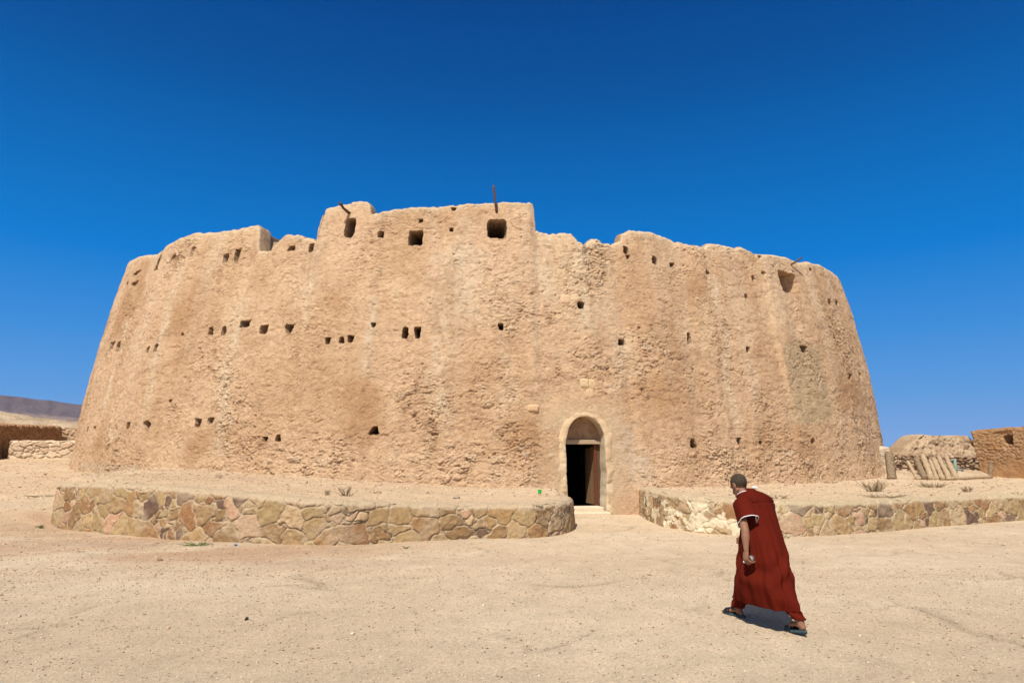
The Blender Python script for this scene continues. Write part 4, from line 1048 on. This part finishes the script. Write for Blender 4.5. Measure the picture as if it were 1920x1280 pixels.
# ------------------------------------------------------------------ the walking person
PF = Vector((-.45, .893, 0)).normalized(); PL = Vector((-PF.y, PF.x, 0)); PU = Vector((0, 0, 1))
PO = Vector((2.67, 7.40, 0))
person = empty('person', PO)
tag(person, 'person in long dark red robe and sandals walking away with head bowed', 'person')
def L3(f, l, u): return PF * f + PL * l + PU * u          # relative to the person empty
# feet
HEEL_R = Vector((*at_z(1392, 1158, 0)[:2], 0)) - PO; HEEL_L = Vector((*at_z(1508, 1194, 0)[:2], 0)) - PO
FD_R = Vector((-.50, .866, 0)).normalized(); FD_L = Vector((-.30, .954, 0)).normalized()
body = MB()
pel = L3(0, 0, .84); ches = L3(.17, -.01, 1.10); nb = L3(.27, 0, 1.26); hd = L3(.345, .005, 1.405)
body.tube([L3(-.01, 0, .78), pel, L3(.07, 0, .97), ches, L3(.22, 0, 1.2), nb], [.085, .10, .09, .10, .09, .06], 20, squash=.8, up=tuple(PF), dome=True)
body.tube([L3(.20, .12, 1.205), L3(.20, -.14, 1.205)], [.05, .05], 14, dome=True)
body.tube([nb, L3(.31, 0, 1.335), L3(.33, 0, 1.37)], [.062, .056, .055], 16)
# head: faces forward and down
HB = Matrix((PL, PF * .82 - PU * .57, PF * .57 + PU * .82)).transposed()   # columns: left, face dir, crown dir
def H(l, f, u): return hd + HB @ Vector((l, f, u))
body.ell(hd + HB @ Vector((0, -.015, .03)), (.074, .094, .088), HB, 28, 18)
body.ell(H(0, .035, -.035), (.058, .062, .075), HB, 24, 14)
body.tube([H(.03, .07, -.095), H(0, .088, -.098), H(-.03, .07, -.095)], [.024, .024, .024], 12, dome=True)      # chin
body.tube([H(.062, .0, -.055), H(.045, .05, -.09), H(0, .075, -.1), H(-.045, .05, -.09), H(-.062, .0, -.055)], .02, 10, dome=True)  # jaw
body.tube([H(0, .09, .02), H(0, .112, -.015), H(0, .115, -.028)], [.010, .014, .016], 10, dome=True)            # nose
body.tube([H(.045, .078, .03), H(0, .09, .026), H(-.045, .078, .03)], .012, 8, dome=True)                        # brow
body.tube([H(.022, .094, -.055), H(-.022, .094, -.055)], .009, 8, dome=True)                                     # lips
body.tube([H(.018, .09, -.068), H(-.018, .09, -.068)], .009, 8, dome=True)
for s_ in (1, -1):
    body.ell(H(.078 * s_, -.005, -.008), (.011, .022, .033), HB, 14, 10)                                        # ears
    body.tube([H(.082 * s_, .005, .015), H(.087 * s_, -.008, .022), H(.088 * s_, -.02, .005), H(.083 * s_, -.014, -.02)], .006, 8, dome=True)
# left arm, hanging, with the bottle
SH = L3(.20, .150, 1.195); EL = L3(.02, .275, .955); WR = L3(-.02, .315, .775)
body.tube([SH, SH * .5 + EL * .5, EL * .9 + SH * .1, EL, EL * .7 + WR * .3, EL * .3 + WR * .7, WR], [.042, .042, .041, .040, .042, .032, .025], 16, squash=1.0, dome=True)
HN = L3(-.015, .325, .70)
hdir = (HN - WR).normalized()
body.tube([WR, WR * .6 + HN * .4, HN], [.026, .036, .036], 14, squash=.55, up=tuple(PL), dome=True)              # palm
BC = HN + L3(.0, -.055, -.015) - Vector((0, 0, 0)); BR = .032                                                   # bottle centre
BA = (PF * .80 + PL * -.15 + PU * -.35).normalized()                                                             # bottle axis
ba1 = PU - BA * PU.dot(BA); ba1.normalize(); ba2 = BA.cross(ba1)
def around(deg, r, ax): a = math.radians(deg); return BC + BA * ax + (ba1 * math.cos(a) + ba2 * math.sin(a)) * r
# which angle faces the palm
pv = HN - BC; a0 = math.degrees(math.atan2(pv.dot(ba2), pv.dot(ba1)))
lowdir = -PU; al = math.degrees(math.atan2(lowdir.dot(ba2), lowdir.dot(ba1))); sgn = 1 if ((al - a0 + 180) % 360 - 180) > 0 else -1
for k, (ax, ln) in enumerate(((-.033, .86), (-.011, 1.0), (.011, .97), (.032, .8))):                             # four fingers curl round the bottle
    pts = [around(a0 + sgn * q * ln, BR + .0115, ax) for q in (18, 60, 100, 138, 165)]
    body.tube([HN * .5 + pts[0] * .5] + pts, [.0105, .0105, .010, .0095, .009, .008], 10, dome=True)
pts = [around(a0 - sgn * q, BR + .012, .018) for q in (10, 45, 80, 108)]
body.tube([WR * .45 + HN * .55 + BA * .015] + pts, [.013, .013, .012, .011, .009], 10, dome=True)                # thumb over the top
# right arm swung forward, mostly hidden
SR = L3(.20, -.185, 1.215); ER = L3(.24, -.22, .96); WRr = L3(.40, -.16, .84); HR = L3(.46, -.13, .80)
body.tube([SR, (SR + ER) * .5, ER, (ER + WRr) * .5, WRr], [.052, .046, .040, .036, .025], 14, dome=True)
body.tube([WRr, (WRr + HR) * .5, HR], [.026, .036, .034], 12, squash=.55, up=tuple(PL), dome=True)
for k in range(4):
    o2 = PU * (.026 - .018 * k); body.tube([HR + o2, HR + o2 + PF * .035 + PL * .004, HR + o2 + PF * .055 + PL * .022 - PU * .006, HR + o2 + PF * .055 + PL * .045 - PU * .01], [.010, .0098, .009, .008], 8, dome=True)
body.tube([(WRr + HR) * .5 + PU * .02, HR + PU * .045 + PL * .02, HR + PU * .04 + PL * .04 + PF * .02], [.013, .012, .009], 8, dome=True)
# legs
KR = L3(.30, -.06, .50); AR = HEEL_R + FD_R * .045 + PU * .115; KL = L3(-.10, .06, .46); AL = HEEL_L + FD_L * .05 + PU * .135
body.tube([L3(0, -.09, .82), (L3(0, -.09, .82) + KR) * .5, KR, KR * .6 + AR * .4, AR], [.07, .065, .052, .054, .036], 16, dome=True)
body.tube([L3(0, .09, .82), (L3(0, .09, .82) + KL) * .5, KL, KL * .6 + AL * .4, AL], [.07, .065, .052, .054, .036], 16, dome=True)
def foot(heel, d, lift, side):
    s = PU.cross(d).normalized(); z = PU
    h = heel + z * (.040 + lift)
    body.tube([h + z * .075 + d * .045, h + z * .03 + d * .03, h + z * .012 + d * .01], [.036, .038, .030], 14, dome=True)
    body.tube([h + d * .02 + z * .012, h + d * .08 + z * .028, h + d * .15 + z * .012, h + d * .20 - z * lift * .6], [.032, .036, .040, .036], 16, squash=.6, up=(0, 0, 1), dome=True)
    for k in range(5):
        o3 = s * (.030 - .015 * k) * side; ln = (.055, .05, .045, .037, .03)[k]; b0 = h + d * .205 + o3 - z * (lift * .65 + .006)
        body.tube([b0, b0 + d * ln * .6, b0 + d * ln - z * .004], [.0115 if k == 0 else .0085, .0105 if k == 0 else .0078, .009 if k == 0 else .007], 8, dome=True)
LIFT = .035
foot(HEEL_R, FD_R, 0.0, 1); foot(HEEL_L, FD_L, LIFT, -1)
bo = body.build('body', M_SKIN, person)
rm_ = bo.modifiers.new('remesh', 'REMESH'); rm_.mode = 'VOXEL'; rm_.voxel_size = .0048; rm_.use_smooth_shade = True
sm_ = bo.modifiers.new('smooth', 'SMOOTH'); sm_.factor = .5; sm_.iterations = 4
for s_ in (1, -1):
    e = MB(); e.ell(H(.030 * s_, .080, .010), (.011, .008, .007), HB, 14, 10); e.build('eye', plain('eye_white' if s_ > 0 else 'eye_white_b', (.7, .68, .65), .3, None, .02), person)
# hair: cropped shell over the skull
hr = MB(); n1, n2 = 40, 22; rings = []
for i in range(n2):
    t = math.pi * i / (n2 - 1) * .62 + .02
    ring = []
    for k in range(n1):
        a = 2 * math.pi * k / n1; fwd = math.sin(a)
        tt = t * (1 - .28 * max(fwd, 0) + .34 * max(-fwd, 0))      # hairline higher at the brow, lower on the nape
        nzv = .0018 * math.sin(k * 7.3 + i * 3.1)
        r1, r2, r3 = .0795 + nzv, .0995 + nzv, .0935 + nzv
        ring.append(hd + HB @ Vector((r1 * math.sin(tt) * math.cos(a), -.015 + r2 * math.sin(tt) * math.sin(a), .03 + r3 * math.cos(tt))))
    rings.append(ring)
hr.loft(rings, (True, False)); ho = hr.build('hair', M_HAIR, person)
so = ho.modifiers.new('thick', 'SOLIDIFY'); so.thickness = .006; so.offset = -1
# robe
rngs = [  # py, pxL, pxR, depth, fore-aft half size
 (914.5, 1394, 1412, 7.67, .058), (919, 1392, 1418, 7.66, .075), (923, 1389, 1430, 7.65, .10), (929, 1387, 1441, 7.64, .115), (937, 1386.5, 1447, 7.63, .125), (950, 1387, 1451.5, 7.60, .135), (965, 1389, 1454, 7.57, .155),
 (985, 1391, 1459, 7.53, .18), (1005, 1390, 1466, 7.50, .215), (1025, 1387, 1471, 7.47, .25), (1045, 1387, 1475, 7.44, .28), (1065, 1384.5, 1479, 7.42, .305),
 (1085, 1382, 1484, 7.40, .315), (1103, 1380.5, 1488, 7.38, .35), (1118, 1380, 1490, 7.37, .37), (1134, 1380.5, 1490, 7.36, .38)]
vr = Vector((PO.x, PO.y, 0)).normalized(); perp = Vector((vr.y, -vr.x, 0)); cl_ = abs(PL.dot(perp)); cf_ = abs(PF.dot(perp))
rr_ = MB(); NR = 120; keys = []
for py, xl, xr, Yd, b in rngs:
    c = at_y((xl + xr) / 2, py, Yd); w = (at_y(xr, py, Yd)[0] - at_y(xl, py, Yd)[0]) / 2 * .985
    a = math.sqrt(max(w * w - (b * cf_) ** 2, .0009)) / cl_
    keys.append((c[0] - PO.x, c[1] - PO.y, c[2], a, b))
keys = np.array(keys); kt = np.linspace(0, 1, len(keys)); tt = np.linspace(0, 1, 110); K = np.stack([np.interp(tt, kt, keys[:, j]) for j in range(5)], -1)
for j in range(5):                                            # soften between keys
    kk = np.array([.25, .5, .25])
    for _ in range(5):
        p = np.concatenate([K[:1, j], K[:, j], K[-1:, j]]); K[:, j] = np.convolve(p, kk, 'valid')
rings = []
for i, (cx, cy, cz, a, b) in enumerate(K):
    g = i / (len(K) - 1); ring = []
    for k in range(NR):
        an = 2 * math.pi * k / NR; ca, sa = math.cos(an), math.sin(an)
        e = .92; ex = math.copysign(abs(ca) ** e, ca); ey = math.copysign(abs(sa) ** e, sa)
        lo = max(g - .28, 0) / .72
        fold = (.009 * math.sin(an * 7 + 1.3 * math.sin(g * 4) + 1) + .009 * math.sin(an * 13 + 2.2 * g + 2) + .006 * math.sin(an * 23 - 3 * g)) * lo ** 1.1
        # drag folds between the striding legs
        drag = .006 * math.sin(g * 34 + an * 2.0 + 2 * math.sin(an)) * max(0, lo - .35) * (1 if sa > -2 else 0)
        drag += .010 * math.sin((g * 14 - ca * 2.4 + sa) * 3) * math.exp(-((g - .72) / .12) ** 2)
        # slack at the shoulder blades
        top_ = -.010 * math.exp(-((g - .30 - .02 * sa) / .006) ** 2) * (1 if cy else 1) - .008 * math.exp(-((math.atan2(math.sin(an + 1.75), math.cos(an + 1.75))) / .035) ** 2) * min(1, g * 4) + .006 * math.sin(an * 5 + g * 30) * math.exp(-((g - .30) / .12) ** 2)
        q = 1 + (fold + drag + top_) / max(min(a, b), .08)
        hem = .006 * math.sin(an * 2 + .6) * max(0, g - .9) * 10
        ring.append(Vector((cx, cy, cz + hem * .3)) + PL * (a * ex * q) + PF * (b * ey * q))
    rings.append(ring)
rr_.loft(rings, (False, False))
# inside face of the skirt is given by solidify; left and right sleeves
CUFF = Vector(at_y(1404, 982, 7.34)) - PO; CU_AX = (CUFF - SH).normalized()
def sleeve(S0, E0, r0, r1, ph):
    P = []; R = []; out = MB(); d = (E0 - S0); ax = d.normalized(); S0 = S0 - ax * .03; s1 = PF - ax * PF.dot(ax); s1.normalize(); s2 = ax.cross(s1); rg = []
    for i in range(26):
        f = i / 25; c = S0 - ax * .03 + (d + ax * .03) * f; r = r0 + (r1 - r0) * f ** .8
        if f < .2: r = r * (.35 + .65 * math.sin(f / .2 * math.pi / 2))
        ring = []
        for k in range(48):
            an = 2 * math.pi * k / 48; q = 1 + (.05 * math.sin(an * 4 + ph + f * 2) + .03 * math.sin(an * 7 + ph * 2)) * f
            ring.append(c + s1 * math.cos(an) * r * 1.18 * q + s2 * math.sin(an) * r * .92 * q)
        rg.append(ring)
    rr_.loft(rg, (True, False)); return rg[-1], ax
cuffL, axL = sleeve(L3(.20, .120, 1.225), CUFF, .090, .098, .4)
cuffR, axR = sleeve(L3(.20, -.15, 1.225), L3(.235, -.225, .99), .082, .090, 1.7)
robe = rr_.build('robe', M_ROBE, person)
so = robe.modifiers.new('thick', 'SOLIDIFY'); so.thickness = .004; so.offset = -1
for cf, ax in ((cuffL, axL), (cuffR, axR)):
    mb = MB(); cen = sum(cf, Vector()) / len(cf)
    A_ = [cen + (p - cen) * 1.015 - ax * .006 for p in cf]; B_ = [cen + (p - cen) * 1.035 + ax * .000 for p in cf]; C_ = [cen + (p - cen) * .99 + ax * .003 for p in cf]; D_ = [cen + (p - cen) * .95 - ax * .012 for p in cf]
    E_ = [cen + (p - cen) * .94 - ax * .05 for p in cf]
    mb.loft([A_, B_, C_, D_, E_], (False, False)); mb.build('cuff_trim', M_TRIM, person)
# standing collar with piping
c0 = rings[4]; cen = sum(c0, Vector()) / len(c0)
nbv = (hd - nb).normalized(); mb = MB(); cr = []
for w, r in ((-.022, .088), (.0, .082), (.02, .074), (.036, .070)):
    c = nb + nbv * (w + .03); s1 = PL; s2 = nbv.cross(PL).normalized()
    cr.append([c + s1 * math.cos(a) * r * .92 + s2 * math.sin(a) * r * 1.0 for a in np.linspace(0, 2 * math.pi, 41)[:-1]])
mb.loft(cr, (False, False)); co = mb.build('collar', M_ROBE, person); s0 = co.modifiers.new('t', 'SOLIDIFY'); s0.thickness = .004
mb = MB(); mb.tube(cr[-1] + [cr[-1][0]], .0045, 8); mb.build('collar_piping', M_TRIM, person)
# trousers
tr = MB()
def leg(top, knee, ank, r0, r1, ph):
    rg = []
    P = [top, knee, knee * .5 + ank * .5, ank + PU * .03]; R = [.10, .10, .095, r1]
    for i in range(40):
        f = i / 39 * 3; a = min(int(f), 2); g = f - a; c = P[a] * (1 - g) + P[a + 1] * g; r = R[a] * (1 - g) + R[a + 1] * g
        ring = []
        for k in range(40):
            an = 2 * math.pi * k / 40; q = 1 + .05 * math.sin(an * 3 + ph + f * 2) + .05 * math.sin(f * 16 + an * 2 + ph) * (f > 1.4)
            ring.append(c + PL * math.cos(an) * r * .9 * q + PF * math.sin(an) * r * 1.05 * q)
        rg.append(ring)
    tr.loft(rg, (True, False))
leg(L3(.02, -.08, .72), KR, HEEL_R + FD_R * .055 + PU * .075, .1, .075, 0); leg(L3(-.01, .08, .70), KL, HEEL_L + FD_L * .06 + PU * .125, .1, .066, 2)
to = tr.build('trousers', M_ROBE, person); so = to.modifiers.new('thick', 'SOLIDIFY'); so.thickness = .004; so.offset = -1
# sandals
def sandal(heel, d, lift, side):
    s = PU.cross(d).normalized(); sol = MB(); out = []
    for a in np.linspace(0, 2 * math.pi, 37)[:-1]:
        x = math.cos(a); y = math.sin(a); lx = .135 + .155 * x; wd = (.040 + .012 * x) * y
        out.append((lx - .005, wd, lx))
    def lay(z, sc): return [heel + d * (.13 + (lx - .13) * sc) + s * wd * sc + PU * (z + lift * max(0, 1 - lx / .2)) for lx, wd, _ in out]
    sol.loft([lay(.004, .96), lay(.012, 1.0), lay(.026, 1.0), lay(.032, .97)], (True, True))
    so_ = sol.build('sandal', M_SOLE, person)
    st = MB()
    for lx, ww, hh, tk in ((.165, .050, .062, .006), (.195, .051, .056, .006), (.225, .050, .047, .006)):
        P = [heel + d * (lx + .01 * math.cos(a)) + s * math.cos(a) * ww + PU * (.028 + math.sin(a) * (hh - .012)) for a in np.linspace(0, math.pi, 16)]
        st.tube(P, .013, 8, squash=.35, up=tuple(d))
    st.build('strap', M_SANDAL, so_)
    mb = MB(); mb.loft([lay(.0325, .93), lay(.035, .92)], (True, True)); mb.build('insole', M_SANDAL, so_)
sandal(HEEL_R - FD_R * .02, FD_R, 0.0, 1); sandal(HEEL_L - FD_L * .02, FD_L, LIFT, -1)

# bottle held in the left hand
def bottle_mat():
    m, t, b = new_mat('clear_plastic', .08); b.inputs['Base Color'].default_value = (.72, .74, .76, 1); b.inputs['Transmission Weight'].default_value = .92; b.inputs['IOR'].default_value = 1.33
    b.inputs['Specular IOR Level'].default_value = .5; return m
bt = empty('water_bottle', PO + BC); tag(bt, 'small clear plastic water bottle held in the person\'s left hand', 'bottle')
mb = MB(); pr = [(-.065, .018), (-.062, .028), (-.055, .031), (-.03, .031), (-.026, .029), (-.02, .031), (.01, .031), (.015, .029), (.02, .031), (.06, .031), (.085, .024), (.10, .014), (.112, .013)]
mb.loft([[BA * z + (ba1 * math.cos(a) + ba2 * math.sin(a)) * r for a in np.linspace(0, 2 * math.pi, 25)[:-1]] for z, r in [(q * .85, w_ * .85) for q, w_ in pr]], (True, True)); mb.build('bottle_body', bottle_mat(), bt)
mb = MB(); mb.tube([BA * .092, BA * .108], .0135, 16); mb.build('cap', plain('white_cap', (.75, .75, .78), .4), bt)

# ------------------------------------------------------------------ air
bm = bmesh.new(); bmesh.ops.create_cube(bm, size=1)
for v in bm.verts: v.co = Vector((v.co.x * 13000, v.co.y * 13000, -3 if v.co.z < 0 else 345))
me = bpy.data.meshes.new('haze'); bm.to_mesh(me); bm.free()
hm = bpy.data.materials.new('air'); hm.use_nodes = True; ht = hm.node_tree; ht.nodes.clear()
pv_ = ht.nodes.new('ShaderNodeVolumePrincipled'); pv_.inputs['Color'].default_value = (.40, .62, 1.0, 1); pv_.inputs['Density'].default_value = .00004; pv_.inputs['Anisotropy'].default_value = .2
mo = ht.nodes.new('ShaderNodeOutputMaterial'); ht.links.new(pv_.outputs[0], mo.inputs['Volume'])
hz = link('haze', me, hm, smooth=False); hz['kind'] = 'stuff'
